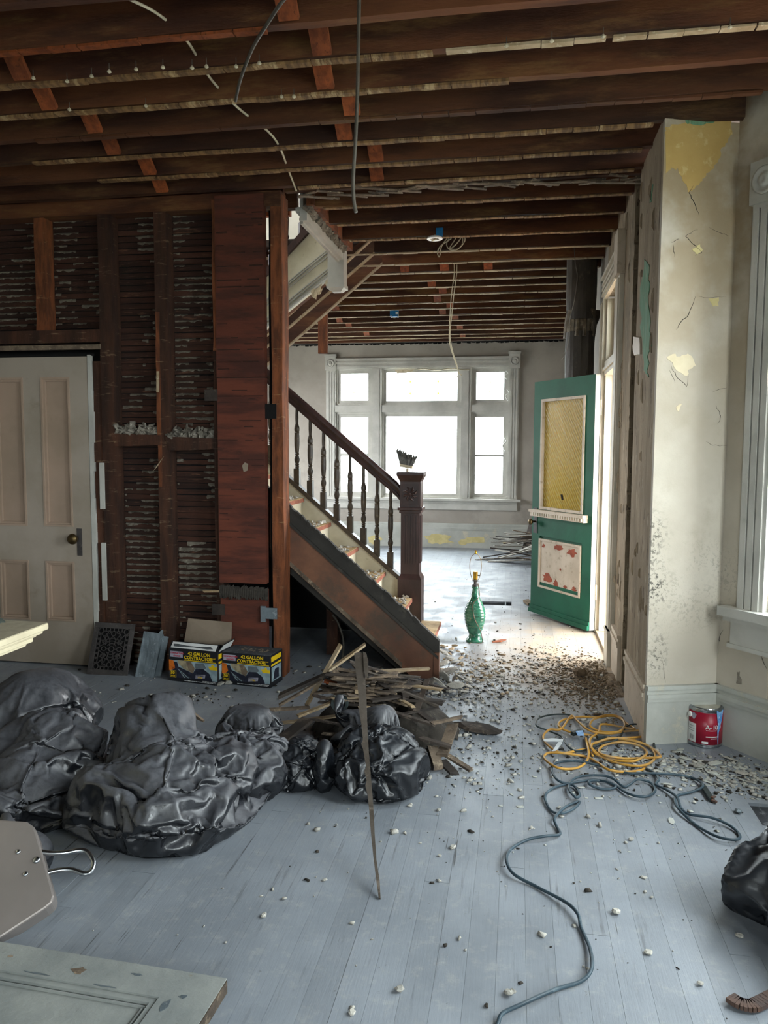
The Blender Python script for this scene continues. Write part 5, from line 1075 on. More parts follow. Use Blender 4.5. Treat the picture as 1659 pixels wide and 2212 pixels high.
bag('large dusty black bag in front, spreading to a pointed right corner', V(372, 1735, 2.76), (.30, .35, .25), [(V(300, 1508, 3.0), 9), (V(355, 1515, 3.0), 60), (V(590, 1762, 2.94), 60), (V(180, 1842, 2.55), 30), (V(345, 1880, 2.42), 18), (V(455, 1840, 2.5), 40), (V(500, 1655, 2.92), 26)], slack=.24, core=.84, size=1.0, bend=.25)
bag('wide slumped black bag left of the large front bag', V(95, 1720, 2.80), (.29, .38, .25), [(V(125, 1515, 3.0), 9), (V(40, 1570, 3.0), 40), (V(205, 1550, 3.02), 40), (V(70, 1815, 2.58), 18), (V(165, 1825, 2.55), 30)], slack=.24, core=.82, size=.98, bend=.25)
bag('dark bag slumped behind under the marble top', V(75, 1510, 3.42), (.25, .32, .19), [(V(110, 1430, 3.65), 30), (V(162, 1530, 3.5), 36), (V(55, 1430, 3.55), 30), (V(0, 1450, 3.35), 24)])
bag('low black bag with rumpled neck, between the large bag and the round bag', V(525, 1655, 3.06), (.22, .22, .15), [(V(460, 1570, 3.25), 40), (V(628, 1714, 3.08), 90), (V(450, 1620, 3.12), 40), (V(600, 1635, 3.08), 40)])
bag('small dusty bag top swelling up behind the low bag', V(540, 1575, 3.42), (.17, .16, .15), [(V(530, 1535, 3.5), 30), (V(595, 1570, 3.45), 40)])
bag('narrow shiny black bag with tight ripples, left of the round bag', V(648, 1655, 3.18), (.11, .14, .15), [(V(655, 1610, 3.26), 30), (V(660, 1714, 3.10), 60)], 6, 'bag_clean')
bag('slim twisted neck of black plastic hanging beside the round bag', V(702, 1650, 3.11), (.045, .07, .13), [(V(705, 1600, 3.16), 30), (V(698, 1705, 3.06), 60)], 5, 'bag_clean', .2)
bag('round full black bag under the leaning toothed board', V(815, 1655, 3.20), (.225, .22, .185), [(V(805, 1738, 3.04), 30), (V(900, 1580, 3.3), 50), (V(850, 1580, 3.3), 30), (V(745, 1620, 3.22), 30), (V(885, 1670, 3.16), 40)], 6, 'bag_clean')
bag('loose flap of black bag propped against the lath heap', (-.60, 3.42, .20), (.10, .08, .11), [(V(695, 1540, 3.46), 40), (V(770, 1530, 3.46), 40), (V(735, 1600, 3.36), 30)], 6)
bag('small black bag corner low at the left edge', (-1.66, 2.28, .06), (.11, .11, .075), [(V(5, 1765, 2.35), 40)], 4)
bag('shiny black bag cut off by the right edge', (1.05, 2.38, .17), (.26, .32, .20), [(V(1590, 1885, 2.5), 30), (V(1600, 1840, 2.6), 30), (V(1660, 1785, 2.6), 30)], 6, 'bag_clean', core=.86)
settle_bags(30)

# ---- lath heap and loose sticks
heap = MB(); vs = []; fs = []; n = 28
hc = Vector((-.62, 3.86, 0))
for i in range(n+1):
    for k in range(n+1):
        a = -1+2*i/n; b = -1+2*k/n; q = max(0, 1-(a*a+b*b)); h = .25*q**.8*(.75+.5*mn.noise(Vector((a*3, b*3, 4)))) ; vs.append((hc.x-.03+a*.38, hc.y+b*.33, max(-.0, h)+(.002 if q > 0 else .001)+(.012*mn.noise(Vector((a*14, b*14, 1))) if q > .05 else 0)))
for i in range(n):
    for k in range(n):
        if (2*(i+.5)/n-1)**2+(2*(k+.5)/n-1)**2 < .98: fs.append((i*(n+1)+k, (i+1)*(n+1)+k, (i+1)*(n+1)+k+1, i*(n+1)+k+1))
tag(heap.add(vs, fs).build('debris_mound', 'dark_bits', None), 'dark splintered debris mound under the broken lath', 'debris')['kind'] = 'stuff'
def stick(p, q, w, h, mt, label, group=None, jg=.012, seed=0, up=(0, 0, 1), name='lath_strip', cat='lath'):
    rr = random.Random(seed); m = MB().bar(p, q, w, h, up, 1-.15*rr.random(), jg, rr); return tag(m.build(name, mt, None), label, cat, group)
LG = 'broken lath in the heap'
spec = [((736, 1393, 3.95), (662, 1524, 3.75), .026, 'stick_pale', 'pale lath sticking steeply up out of the heap, leaning right'), ((789, 1392, 3.95), (708, 1450, 3.85), .03, 'stick_pale', 'pale lath crossing the steep one, pointing up right'),
        ((604, 1503, 3.75), (716, 1452, 3.85), .05, 'stick_dark', 'thick dark wood piece at the left top of the heap'), ((602, 1524, 3.7), (695, 1470, 3.8), .022, 'stick', 'long brown lath below the thick dark piece'),
        ((588, 1615, 3.28), (662, 1556, 3.5), .065, 'stick_dark', 'wide flat board lying over the bags, left of the heap'), ((640, 1548, 3.52), (712, 1520, 3.6), .03, 'stick_pale', 'light edged lath just above the wide flat board'),
        ((586, 1533, 3.6), (668, 1528, 3.65), .028, 'stick', 'short level lath at the left side of the heap'), ((745, 1478, 3.75), (783, 1467, 3.75), .03, 'stick', 'stub lath poking towards the toothed board'),
        ((825, 1480, 3.85), (936, 1561, 3.6), .032, 'stick_dark', 'long dark lath sloping down right from the heap top'), ((790, 1495, 3.75), (905, 1530, 3.7), .03, 'stick', 'lath sloping right under the long dark one'), ((795, 1522, 3.62), (938, 1566, 3.55), .028, 'stick_dark', 'dark lath along the right front of the heap'),
        ((932, 1563, 3.55), (999, 1548, 3.62), .022, 'stick', 'thin lath lying out to the right on the floor'), ((838, 1493, 3.95), (923, 1499, 3.95), .03, 'stick_dark', 'level dark lath at the back right of the heap'), ((870, 1505, 3.85), (960, 1519, 3.85), .05, 'stick_dark', 'broad dark batten at the back right of the heap'),
        ((979, 1565, 3.62), (955, 1632, 3.42), .05, 'stick', 'broad grey board standing at the right foot of the heap'), ((908, 1594, 3.45), (972, 1612, 3.45), .035, 'stick_dark', 'dark batten crossing the right foot boards'), ((913, 1620, 3.45), (926, 1662, 3.38), .05, 'stick_dark', 'short upright board end beside the round bag'),
        ((934, 1612, 3.45), (948, 1660, 3.38), .048, 'stick', 'upright brown board end at the right foot'), ((960, 1628, 3.48), (1018, 1664, 3.40), .03, 'stick', 'lath end pointing to the open floor on the right'), ((955, 1644, 3.44), (982, 1676, 3.36), .045, 'stick_dark', 'dark splintered board end nearest the open floor'),
        ((700, 1470, 3.8), (775, 1490, 3.75), .035, 'bridge', 'orange-brown split lath on top of the heap'), ((712, 1448, 3.9), (740, 1474, 3.85), .07, 'stick', 'square wooden block on top of the heap')]
for i, (a, b, w, mt, lab) in enumerate(spec):
    p = aty(*a); q = aty(*b)
    for o in (p, q): o.z = max(o.z, .012)
    stick(p, q, w, .011 if w < .05 else .016, mt, lab, None, seed=i)
r = random.Random(99)
for k in range(92):
    a = r.uniform(0, 2*math.pi); d = abs(r.gauss(0, .5)); x = hc.x-.07+math.cos(a)*d*.34; y = hc.y-.08+math.sin(a)*d*.26; z = .02+.25*max(0, 1-((x-hc.x+.08)/.42)**2-((y-hc.y)/.42)**2)+r.uniform(.0, .05)
    L = r.uniform(.12, .42); t = r.gauss(.0, .9); sl = r.gauss(0, .12); v = Vector((math.cos(t), math.sin(t)*.7, sl))*L/2
    p = Vector((x, y, z))-v; q = Vector((x, y, z))+v; p.z = max(.008, p.z); q.z = max(.008, q.z)
    stick(p, q, r.uniform(.018, .036), r.uniform(.006, .010), r.choice(['stick', 'stick', 'stick_dark', 'stick_dark', 'stick_dark', 'stick_board', 'stick_pale']), 'short broken lath among many in the front heap', LG, seed=k+200)
r = random.Random(41)
for k in range(40):
    x = r.gauss(.32, .22); y = r.gauss(10.35, .38); h = max(0, 1-((x-.4)/.6)**2-((y-10.5)/.9)**2)*.30; L = r.uniform(.4, 1.0); t = r.gauss(.1, .45); v = Vector((math.cos(t), math.sin(t), r.gauss(.05, .12)))*L/2
    if x+abs(v.x) > .63: x = .63-abs(v.x)
    p = Vector((x, y, h+.01))-v; q = Vector((x, y, h+.01))+v; p.z = max(.008, p.z); q.z = max(.008, q.z); p.y = min(p.y, 11.3); q.y = min(q.y, 11.3)
    stick(p, q, r.uniform(.03, .05), .012, r.choice(['stick_grey', 'stick_grey', 'stick', 'stick_dark']), 'old lath strip in the far heap by the back wall', 'lath heaped by the back wall', seed=k+500)
for i, (a, b) in enumerate([((.12, 10.95, .02), (.22, 11.05, .42)), ((.2, 11.0, .45), (.60, 11.1, .36))]): stick(a, b, .12, .02, 'stick_dark', ['dark board propped behind the far lath heap', 'dark board lying across the top of the far lath heap'][i], None, seed=800+i)
stick(aty(365, 1500, 3.25), aty(436, 1556, 3.2), .014, .012, 'stick', 'thin stick slanting from the large bag to the low bag', seed=5, name='stick', cat='stick')
# toothed leaning board
B0 = Vector(atz(820, 1945)); dv = Vector((0, 1.24, .535)).normalized(); nv = Vector((0, -.535, 1.24)).normalized()
L_ = [(818, 1943), (812, 1900), (806, 1850), (801, 1800), (797, 1750), (794, 1720), (789, 1700), (792, 1690), (787, 1668), (791, 1660), (784, 1620), (780, 1610), (784, 1600), (781, 1570), (776, 1540), (774, 1500), (768, 1450), (765, 1414)]
R_ = [(776, 1411), (783, 1413), (785, 1416), (786, 1460), (789, 1468), (791, 1500), (793, 1560), (796, 1620), (801, 1680), (806, 1740), (809, 1800), (813, 1860), (820, 1905), (822, 1944)]
m = MB().prism([atplane(x, y, B0, nv)+Vector((0, 0, .006)) for x, y in L_+R_], -nv*.008)
lb = thing('toothed_board', 'long tapering splintered board leaning on the bags, point on the floor', 'board', B0)
m.build('board', 'stick_board', lb); MB().prism([atplane(x, y, B0, nv)+Vector((0, 0, .012)) for x, y in [(784, 1413), (791, 1416), (795, 1432), (794, 1466), (789, 1468), (786, 1450)]], -nv*.008).build('split_slat', 'stick_board', lb)
# cable reel stuck in the heap
p = aty(735, 1520, 3.62); rl = thing('spool', 'dark round spool wedged between the lath heap and the bags', 'spool', p); Mr = Matrix.Translation(p) @ Matrix.Rotation(math.radians(-25), 4, 'X')
MB().lathe([(.03, -.02), (.042, -.02), (.044, -.012), (.036, -.008), (.03, -.012), (.03, -.02)], (0, 0, 0), 24, 'y', caps=False).xf(Mr).build('rim', 'cordk', rl); m = MB()
for k in range(4): t = k*math.pi/2+.5; m.bar((0, -.014, 0), (.034*math.cos(t), -.014, .034*math.sin(t)), .012, .006, (0, 1, 0))
m.lathe([(.012, -.02), (.012, .02)], (0, 0, 0), 12, 'y'); m.xf(Mr).build('spokes', 'cordk', rl)
# post and conduit below the stair
pst = aty(717, 1400, 5.25); t = thing('short_post', 'brown post standing in the dark under the stair', 'post', (pst.x, 5.3, 0)); MB().box(pst.x-.04, pst.x+.04, 5.25, 5.35, 0, .46).build('post', 'stud', t)
cable('bent_conduit', [aty(x, y, 5.1) for x, y in [(718, 1328), (730, 1345), (740, 1375), (742, 1400), (738, 1430)]]+[atz(735, 1456, .01)], .007, 'greycable', 'bent grey conduit rising in the dark under the stair', None, 8)
# ---- plaster chunks
def chunk_mesh(seed, flat):
    rr = random.Random(seed); n = rr.randint(6, 9); m = MB(); vs = []; sx, sy = rr.uniform(-.15, .15), rr.uniform(-.15, .15)
    for lev, q0 in ((0, .8), (.45, 1.), (1, rr.uniform(.5, .85))):
        for k in range(n):
            t = 2*math.pi*k/n; q = q0*rr.uniform(.72, 1.05); vs.append((q*math.cos(t)+sx*lev, q*math.sin(t)*.8+sy*lev, flat*(lev+rr.uniform(-.12, .12))))
    fs = [tuple(range(n))[::-1], tuple(range(2*n, 3*n))]+[(a*n+k, a*n+(k+1) % n, (a+1)*n+(k+1) % n, (a+1)*n+k) for a in range(2) for k in range(n)]
    return m.add(vs, fs)
def chunk(x, y, size, mt, label, group, seed, tilt=.0, flat=.35, z=0, sq=1., name='plaster_chunk', cat='plaster chunk'):
    rr = random.Random(seed); m = chunk_mesh(seed, flat); M = Matrix.Translation((x, y, z)) @ Matrix.Rotation(tilt, 4, (rr.uniform(-1, 1), rr.uniform(-1, 1), 0)) @ Matrix.Rotation(rr.uniform(0, 6), 4, 'Z') @ Matrix.Diagonal((size, size*sq, size, 1))
    m.xf(M); mz = min(v[2] for v in m.v); m.v = [(a, b, c-mz+.001+z) for a, b, c in m.v]; return tag(m.build(name, mt, None), label, cat, group)
LUMPS = ['small pale plaster lump between the toothed board and the slate cord, left of a pair',
         'small pale plaster lump between the toothed board and the slate cord, right of a pair', "pale plaster lump midway between the toothed board and the slate cord's upper bend", 'larger pale plaster lump alone right of the slate cord, mid foreground',
         'pale plaster lump below the larger lone one in the right foreground',
         'pale plaster lump left of the slate cord near the bottom edge', "pale plaster lump just above the slate cord's last bend", 'pale plaster lump on the floor below the right end of the lath heap', "tiny pale plaster lump left of the slate cord's leftmost bend", 'pale plaster lump below the loops of the slate cord',
         'pale plaster lump low on the right, above the rusty strap', "tiny plaster lump left of the toothed board, beside the large bag's shadow", 'plaster lump close right of the round full bag',
         'pale plaster lump between the right edge bag and the rusty strap',
         'small plaster lump beside the slate cord where it leaves the frame',
         'plaster lump in the left foreground, upper of two',
         'plaster lump in the left foreground, lower of two',
         'small plaster lump just left of the upper bend of the slate cord',
         'tiny plaster lump in the middle of the right foreground', "plaster lump right of the lath heap's front laths", 'pale plaster lump just below the rusty-ended bar', "plaster lump nearest the bottom edge, below the toothed board's point"]
r = random.Random(61)
PG = 'plaster chunks at the stair foot'
for i, (x, y, s, tl) in enumerate([(965, 1462, .075, .5), (950, 1490, .06, .7), (985, 1486, .055, .3), (995, 1475, .05, .6), (975, 1500, .05, .25), (1000, 1498, .04, .3), (960, 1475, .05, .9), (930, 1482, .045, .4), (1008, 1483, .04, .2), (940, 1500, .04, .2), (983, 1470, .04, .8), (958, 1440, .045, .5), (970, 1425, .04, .4), (960, 1415, .045, .3), (985, 1432, .035, .2), (952, 1455, .04, .5), (995, 1455, .03, .2), (1010, 1465, .028, .1), (905, 1490, .035, .2), (975, 1408, .03, .2)]):
    p = atz(x, y); chunk(p.x, p.y, s*1.2, 'chunk', 'broken grey plaster chunk heaped at the foot of the stair', PG, 300+i, tl, r.uniform(.14, .3), sq=.75)
for i, (x, y) in enumerate([(963, 1400), (975, 1404), (990, 1410), (955, 1398), (1000, 1415), (983, 1398), (970, 1415), (1005, 1402), (995, 1424), (960, 1426)]):
    p = atz(x, y); chunk(p.x, p.y, r.uniform(.02, .035), 'stick_pale', 'pale sawn wood offcut scattered beside the stair end', 'wood offcuts beside the stair', 340+i, .3, .4, name='wood_offcut', cat='offcut', sq=.5)
for i, (x, y, s) in enumerate([(948, 1752, .014), (1002, 1753, .011), (978, 1833, .015), (1332, 1974, .02), (1400, 2061, .016), (862, 2141, .018), (1100, 2149, .016), (928, 1683, .02), (950, 1850, .009), (1364, 1815, .012), (1512, 2128, .012), (702, 1903, .011), (885, 1743, .012), (1596, 2024, .013), (1106, 2146, .013), (570, 1980, .013), (615, 1943, .01), (1148, 1790, .01), (1408, 1940, .008), (1025, 1695, .014), (1500, 1735, .012), (760, 2190, .013)]):
    p = atz(x, y); chunk(p.x, p.y, s, 'chunk', LUMPS[i], 'lone plaster lumps', 400+i, .2, .55)
p = atz(1594, 1757); chunk(p.x, p.y, .022, 'galv', 'dark grey stone lump near the right edge', None, 450, .2, .6, name='stone_lump', cat='stone')
for i, (x, y, s) in enumerate([(1510, 1655, .05), (1545, 1650, .045), (1480, 1640, .035), (1600, 1672, .04), (1440, 1695, .03), (1450, 1775, .028), (1575, 1640, .04), (1530, 1668, .03), (1470, 1620, .03), (1620, 1690, .025), (1555, 1680, .03)]):
    p = atz(x, y); chunk(p.x, p.y, s, 'base' if i % 3 else 'chunk', 'flat curled paint flake on the floor near the paint can', 'paint flakes near the can', 470+i, .12, .08, sq=.6, name='paint_flake', cat='paint flake')
p = atz(915, 1532, .0); chunk(-.18, 3.95, .15, 'stick_dark', 'big flat broken slab lying right of the lath heap', None, 490, .08, .16, name='broken_slab', cat='slab', sq=.5)
for i, (x, y) in enumerate([(440, 1471), (465, 1470), (478, 1476)][:2]): q = atz((480, 500)[i], (1478, 1474)[i]); chunk(q.x, q.y-.03, (.03, .04)[i], 'chunk', ['little plaster lump between the two bag boxes', 'white plaster lump before the closed bag box'][i], None, 495+i, .3, .4)
chunk(.42, 5.02, .055, 'dirt', 'rounded brown stone at the foot of the wall slot', None, 499, .2, .8, name='stone_lump', cat='stone')
# scrap pieces
q0 = atz(1517, 1697, .01); q1 = atz(1538, 1728, .01); t = thing('metal_scrap', 'dark metal bar scrap with rusty end at the dark cord', 'scrap', (q0+q1)/2-Vector((0, 0, .01))); MB().bar(q0, q1, .022, .014).build('bar', 'cordk', t); m = MB().bar(q1, atz(1548, 1733, .008), .012, .008).bar(q1+Vector((0, 0, .01)), atz(1545, 1720, .02), .01, .006); m.build('rusty_end', 'rustmetal', t)
pts = [atz(x, y, .012) for x, y in [(1577, 2154), (1600, 2168), (1626, 2172), (1650, 2162), (1680, 2150), (1710, 2165)]]; m = MB(); sp = spline(pts, 4)
for a, b in zip(sp, sp[1:]): m.bar(a, b+(b-a)*.12, .036, .012)
tag(m.build('rusty_strap', 'rustmetal', None), 'curved rusty metal strap at the bottom right corner', 'strap')
tag(MB().prism([atz(x, y, .006) for x, y in [(1063, 1388), (1070, 1385), (1085, 1382), (1094, 1383), (1082, 1387)]], (0, 0, .006)).build('wood_splinter', 'bridge', None), 'thin orange splinter on the floor right of the lamp', 'splinter')
tag(MB().prism([atz(x, y, .004) for x, y in [(1130, 1300), (1142, 1298), (1152, 1306), (1140, 1308)]], (0, 0, .02)).build('wood_scrap', 'dirt', None), 'small brown scrap on the floor left of the green door', 'scrap')

# ---- paint can
pc_ = atz(1530, 1618); pc_.y += .085; pcx = thing('paint_can', 'red labelled paint can with splashed lid in the wall corner', 'paint can', pc_)
RC, HC = .083, .193
MB().lathe([(RC-.004, .0), (RC, .004), (RC, .012), (RC-.002, .014), (RC-.002, HC-.014), (RC, HC-.012), (RC, HC-.003), (RC-.004, HC)], pc_, 40, caps=False).build('can_body', 'wire', pcx, smooth=False); MB().lathe([(RC-.001, .018), (RC-.001, HC-.018)], pc_, 40).build('label', 'canred', pcx, smooth=True)
MB().lathe([(RC-.008, HC-.002), (RC-.012, HC-.006), (RC-.016, HC-.006), (.001, HC-.005)], pc_, 40).build('lid', 'lid', pcx); MB().lathe([(RC-.004, HC), (RC-.006, HC+.004), (RC-.012, HC+.003), (RC-.013, HC-.004)], pc_, 40, caps=False).build('rim', 'wire', pcx)
def onc(a, z, d=.0): t = math.radians(a); return pc_+Vector(((RC+d)*math.sin(t), -(RC+d)*math.cos(t), z))
def decal(a0, a1, z0, z1, mt, name, d=.0008, n=6, par=pcx):
    m = MB(); vs = []
    for k in range(n+1): a = a0+(a1-a0)*k/n; vs += [onc(a, z0, d), onc(a, z1, d), onc(a, z0, 0), onc(a, z1, 0)]
    m.add(vs, [(4*k, 4*k+4, 4*k+5, 4*k+1) for k in range(n)]+[(4*k+1, 4*k+5, 4*k+7, 4*k+3) for k in range(n)]+[(4*k, 4*k+2, 4*k+6, 4*k+4) for k in range(n)]); return m.build(name, mt, par, fix=False)
fa = math.degrees(math.atan2(pc_.x, pc_.y)); F0 = -fa
decal(F0-62, F0-28, .022, .115, 'white', 'data_panel'); m = None
for k in range(5): decal(F0-50+k*3.6, F0-48.4+k*3.6, .034, .056, 'black', 'bar_mark', .0014, 2)
for k in range(3): decal(F0-58, F0-34, .075+k*.012, .077+k*.012, 'galv', 'print_line', .0014, 3)
def ctext(s, ang, z, size, mt):
    w = 0
    for ch in s:
        if ch != ' ':
            t = math.radians(ang); M = Matrix.Translation(onc(ang, z, .0008)) @ Matrix.Rotation(t, 4, 'Z') @ Matrix.Rotation(math.pi/2, 4, 'X'); text(ch, size, mt, pcx, M, bold=.0003)
        ang += math.degrees(size*(.62 if ch not in 'I1-' else .42)/RC)
ctext('A-100', F0+2, .096, .031, 'white')
decal(F0+4, F0+40, .088, .0905, 'white', 'print_line', .0012); decal(F0+4, F0+48, .056, .0605, 'white', 'print_line', .0012); decal(F0+20, F0+42, .048, .051, 'white', 'print_line', .0012); decal(F0-8, F0+12, .024, .034, 'white', 'print_block', .0012)
vs = [onc(F0+a, z, .0022) for a, z in [(36, .188), (40, .15), (43, .12), (42, .085), (45, .02), (47, .022), (48, .08), (54, .11), (62, .14), (70, .188)]]; MB().prism(vs, Vector((0, -.0005, 0))).build('blue_drip', 'bluepaint', pcx)
e = onc(F0-52, .155, .003); Mr = Matrix.Translation(e) @ Matrix.Rotation(math.radians(F0-52), 4, 'Z'); MB().lathe([(.014, 0), (.012, -.006), (.004, -.008)], (0, 0, 0), 14, 'y').xf(Mr).build('bail_ear', 'whiteplastic', pcx)
MB().prism([onc(F0-50, .162, .001), onc(F0-36, .168, .001), onc(F0-28, .16, .001), onc(F0-30, .15, .001), onc(F0-34, .14, .001), onc(F0-38, .135, .001), onc(F0-44, .142, .001)], Vector((0, -.001, 0))).build('torn_label_spot', 'silver', pcx)
MB().tube(spline([onc(F0-58, .155, .006), onc(F0-72, .10, .012), onc(F0-78, .03, .012), onc(F0-80, .008, .008)], 5), .002, 6).build('wire_bail', 'whiteplastic', pcx)
MB().box(-.022, .022, -.018, .018, 0, .001, Matrix.Translation(pc_+Vector((-.012, .005, HC-.0046))) @ Matrix.Rotation(-.5, 4, 'Z')).build('lid_sticker', 'white', pcx)

# ---- cords
def cord(name, px, rad, mt, label, z=None, zs=0.02, sc=None):
    pts = []; N = len(px)
    for i, (x, y) in enumerate(px):
        zz = rad+.001+zs*(.5+.5*math.sin(i*1.9+len(px)))*(0 if (i < 2 or i > N-3) else 1); pts.append(atz(x, y, zz))
    sp = spline(pts, 7); 
    for q in sp: q.z = max(q.z, rad+.0005)
    return tag(MB().tube(sp, rad, 8).build(name, mt, None, smooth=True), label, 'cord')
c4 = lambda L: [(1000+x/2.517, 1500+y/2.517) for x, y in L]; c5 = lambda L: [(1140+x/3.197, 1500+y/3.197) for x, y in L]
cord('extension_cord', c4([(180, 1830), (192, 1785), (218, 1733), (330, 1680), (500, 1605), (640, 1560), (700, 1490), (690, 1380), (643, 1270), (625, 1195), (560, 1130), (400, 1045), (275, 975), (237, 900), (262, 840), (350, 790), (450, 770), (527, 760), (508, 715), (500, 670), (560, 610), (632, 583), (605, 618), (540, 646), (480, 632), (446, 560), (480, 515), (560, 488), (700, 465), (790, 478),
     (830, 505), (760, 515), (690, 490), (700, 468), (800, 480), (900, 540), (990, 556), (1045, 525), (1020, 480), (950, 462), (905, 490), (870, 500), (800, 450), (700, 440), (610, 455), (575, 505), (610, 558), (635, 545), (600, 495), (520, 470), (482, 410), (510, 372), (600, 362), (700, 376), (820, 410), (900, 428), (1000, 428), (1150, 435), (1260, 458), (1305, 498), (1250, 528), (1168, 550), (1155, 590), (1190, 640), (1270, 712), (1380, 772), (1480, 790), (1505, 765), (1450, 712), (1350, 670), (1230, 652), (1185, 615), (1165, 560), (1110, 520), (1050, 490), (1065, 462), (1040, 430), (995, 402)]), .0055, 'cordd', 'long slate blue cord winding over the floor to the bottom edge', zs=.012)
cord('extension_cord', c5([(450, 425), (400, 380), (240, 405), (150, 360), (105, 295), (150, 243), (230, 238), (300, 148), (345, 185), (430, 250), (560, 270), (700, 252), (820, 250), (865, 268), (840, 285), (700, 300), (560, 300), (430, 282), (300, 262), (215, 220), (240, 178), (360, 155), (470, 158), (560, 142), (640, 160), (670, 215), (620, 258), (500, 255), (430, 215), (470, 165), (600, 150), (690, 205), (730, 240),
     (520, 205), (490, 260), (430, 310), (450, 380), (560, 455), (700, 490), (820, 485), (880, 430), (840, 360), (740, 325), (600, 310), (500, 325), (440, 350), (470, 410), (580, 450), (720, 462), (800, 430), (820, 395), (760, 350), (640, 330), (530, 350), (490, 390), (530, 420), (660, 442), (780, 440), (900, 435), (910, 415), (830, 355), (700, 310), (560, 305), (430, 345), (400, 300), (420, 400), (400, 470), (330, 510), (220, 510), (140, 468), (112, 430), (150, 402), (260, 408), (400, 430), (480, 470), (560, 520), (680, 535), (790, 520), (815, 490)]), .0058, 'cordy', 'yellow extension cord dropped in a loose coil near the wall corner', zs=.016)
cord('extension_cord', c5([(860, 420), (878, 370), (850, 280), (800, 225), (740, 205), (680, 225), (640, 290), (600, 320), (520, 335), (430, 375), (330, 390), (270, 350), (230, 290), (140, 250), (60, 215), (75, 165), (170, 140), (280, 140), (330, 165)]), .0045, 'cordk', 'thin blackish cord looping through the yellow coil', zs=.02)
for i, ((x, y), (x2, y2), mt, lab) in enumerate([((1236, 1585), (1255, 1580), 'cordk', 'dark cord plug lying in the yellow coil'), ((1290, 1593), (1306, 1592), 'cordk', 'black connector block in the middle of the yellow coil')]): p = atz(x, y, .022); q = atz(x2, y2, .022); tag(MB().bar(p, q, .022, .018).bar(q, q+(q-p)*.3, .012, .008).build('cord_plug', mt, None), lab, 'plug')
for i, o in enumerate([[(105, 312), (170, 305), (245, 312), (240, 330), (170, 325), (112, 325)], [(215, 325), (240, 335), (195, 390), (170, 392)], [(330, 255), (380, 250), (390, 285), (345, 285)]]):
    tag(MB().prism([atz(1140+x/3.197, 1500+y/3.197, .03) for x, y in o], (0, 0, .002)).build('cord_tag', ['paper', 'paper', 'bluepaint'][i], None), ['white paper tag across the left of the yellow coil', 'pale folded paper strip below the white tag', 'small blue and silver tag in the yellow coil'][i], 'tag')

# ---- dirt and crumbs nobody could count
def scatter(name, label, mt, N, zones, smin, smax, seed, flat=.35, cat='debris'):
    rng = np.random.RandomState(seed); wts = np.array([z[4] for z in zones], float); wts /= wts.sum(); ch = rng.choice(len(zones), N, p=wts); Z = np.array([z[:4] for z in zones])
    xy = Z[ch, :2]+rng.normal(0, 1, (N, 2))*Z[ch, 2:4]; s = smin*(smax/smin)**(rng.uniform(0, 1, N)**2.2)
    ok = (xy[:, 1] < 11) & (xy[:, 1] > 1.2) & ((xy[:, 0] < XR-.05) | (xy[:, 1] < 3.85)) & ~((xy[:, 1] < 4.03) & (xy[:, 0] > 1.0+.605/.796*(4.03-xy[:, 1])-.06)) & ~((xy[:, 1] > 4.6) & (xy[:, 0] < -1.45)) & (xy[:, 0] > -3)
    for hx0, hx1, hy0, hy1 in holes: ok &= ~((xy[:, 0] > hx0-.1) & (xy[:, 0] < hx1+.1) & (xy[:, 1] > hy0-.03) & (xy[:, 1] < hy1+.03))
    xy = xy[ok]; s = s[ok]; N = len(s); cube = np.array([(-1, -1, 0), (1, -1, 0), (1, 1, 0), (-1, 1, 0), (-.8, -.8, 1), (.8, -.8, 1), (.8, .8, 1), (-.8, .8, 1)], float)
    v = cube[None]*np.stack([s*rng.uniform(.5, 1.3, N), s*rng.uniform(.3, .9, N), s*2*flat*rng.uniform(.4, 1.3, N)], 1)[:, None]; v[:, :, :2] += rng.normal(0, .22, (N, 8, 2))*s[:, None, None]
    t = rng.uniform(0, 6.28, N); c, si = np.cos(t), np.sin(t); x = v[:, :, 0]*c[:, None]-v[:, :, 1]*si[:, None]; y = v[:, :, 0]*si[:, None]+v[:, :, 1]*c[:, None]
    v = np.stack([x+xy[:, :1], y+xy[:, 1:], v[:, :, 2]+.0008], 2).reshape(-1, 3); f = (np.array(MB.BF)[None]+8*np.arange(N)[:, None, None]).reshape(-1, 4)
    me = bpy.data.meshes.new(name); me.vertices.add(len(v)); me.vertices.foreach_set('co', v.ravel()); me.loops.add(f.size); me.loops.foreach_set('vertex_index', f.ravel()); me.polygons.add(len(f)); me.polygons.foreach_set('loop_start', np.arange(len(f))*4); me.update(calc_edges=True)
    o = link(name, me, mt, Vector((0, 0, 0))); o['kind'] = 'stuff'; return tag(o, label, cat)
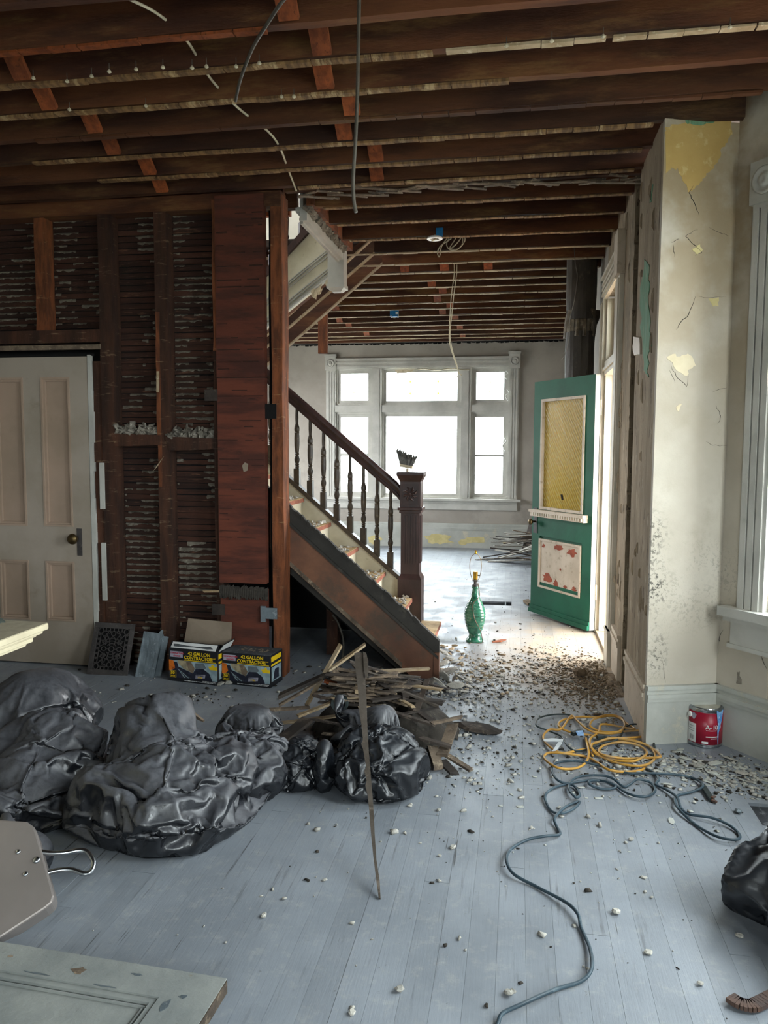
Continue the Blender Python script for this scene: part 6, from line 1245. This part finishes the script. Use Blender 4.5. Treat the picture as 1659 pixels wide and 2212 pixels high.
ZN = [(-.30, 4.75, .22, .25, 6), (-.25, 4.2, .3, .4, 5), (.05, 4.9, .35, .35, 3), (.25, 5.1, .25, .25, 4), (.85, 3.65, .3, .15, 4), (.55, 3.7, .15, .12, 3), (1.0, 3.5, .12, .15, 2.5), (-.2, 3.6, .25, .25, 3), (.2, 3.4, .6, .6, 1.6), (.0, 2.5, .6, .5, .7), (-.9, 4.5, .4, .25, 2), (-2.0, 4.2, .5, .2, .8), (-1.78, 4.18, .13, .05, .5), (-.2, 6.0, .35, .6, 1), (0, 7.5, .4, 1.2, .5)]
scatter('plaster_crumbs', 'pale plaster crumbs strewn over the floor', 'chunk', 2600, ZN, .0025, .016, 1)
scatter('dark_crumbs', 'dark splinters and crumbs strewn over the floor', 'dark_bits', 2200, ZN, .0022, .012, 2)
scatter('wood_slivers', 'pale wood slivers around the stair foot', 'stick_pale', 500, [(-.22, 5.0, .15, .2, 3), (.0, 5.3, .3, .3, 1)], .003, .016, 3, .3)
scatter('paint_chips', 'flat pale paint chips littered along the right hand baseboards', 'base', 700, [(.98, 3.62, .16, .12, 3), (.65, 3.72, .2, .12, 2), (.5, 4.4, .12, .3, 1), (.3, 3.5, .3, .3, 1)], .004, .022, 6, .06)
m = MB(); vs = []; fs = []; n = 30
for i in range(n+1):
    for k in range(n+1):
        a = i/n; b = k/n; x = .65-a*.3; y = 4.4+b*1.0; q = max(0, 1-((.65-x)/.14)**2-((y-4.9)/.4)**2+.5*mn.noise(Vector((x*8, y*8, 5)))-.2); vs.append((x, y, -.003+.02*q*(.5+.9*abs(mn.noise(Vector((x*9, y*9, 2)))))+.012*q*mn.noise(Vector((x*40, y*40, 3)))))
for i in range(n):
    for k in range(n): fs.append((i*(n+1)+k, (i+1)*(n+1)+k, (i+1)*(n+1)+k+1, i*(n+1)+k+1))
o = m.add(vs, fs).build('swept_dirt', 'dirt', None); tag(o, 'brown dirt swept up at the foot of the wall slot', 'dirt'); o['kind'] = 'stuff'
scatter('door_dirt', 'fine brown grit by the front door threshold', 'dirt', 4200, [(.50, 4.93, .09, .2, 4), (.45, 4.95, .14, .25, 3), (.35, 5.2, .22, .3, 2), (.4, 4.6, .15, .2, 1)], .002, .011, 4)
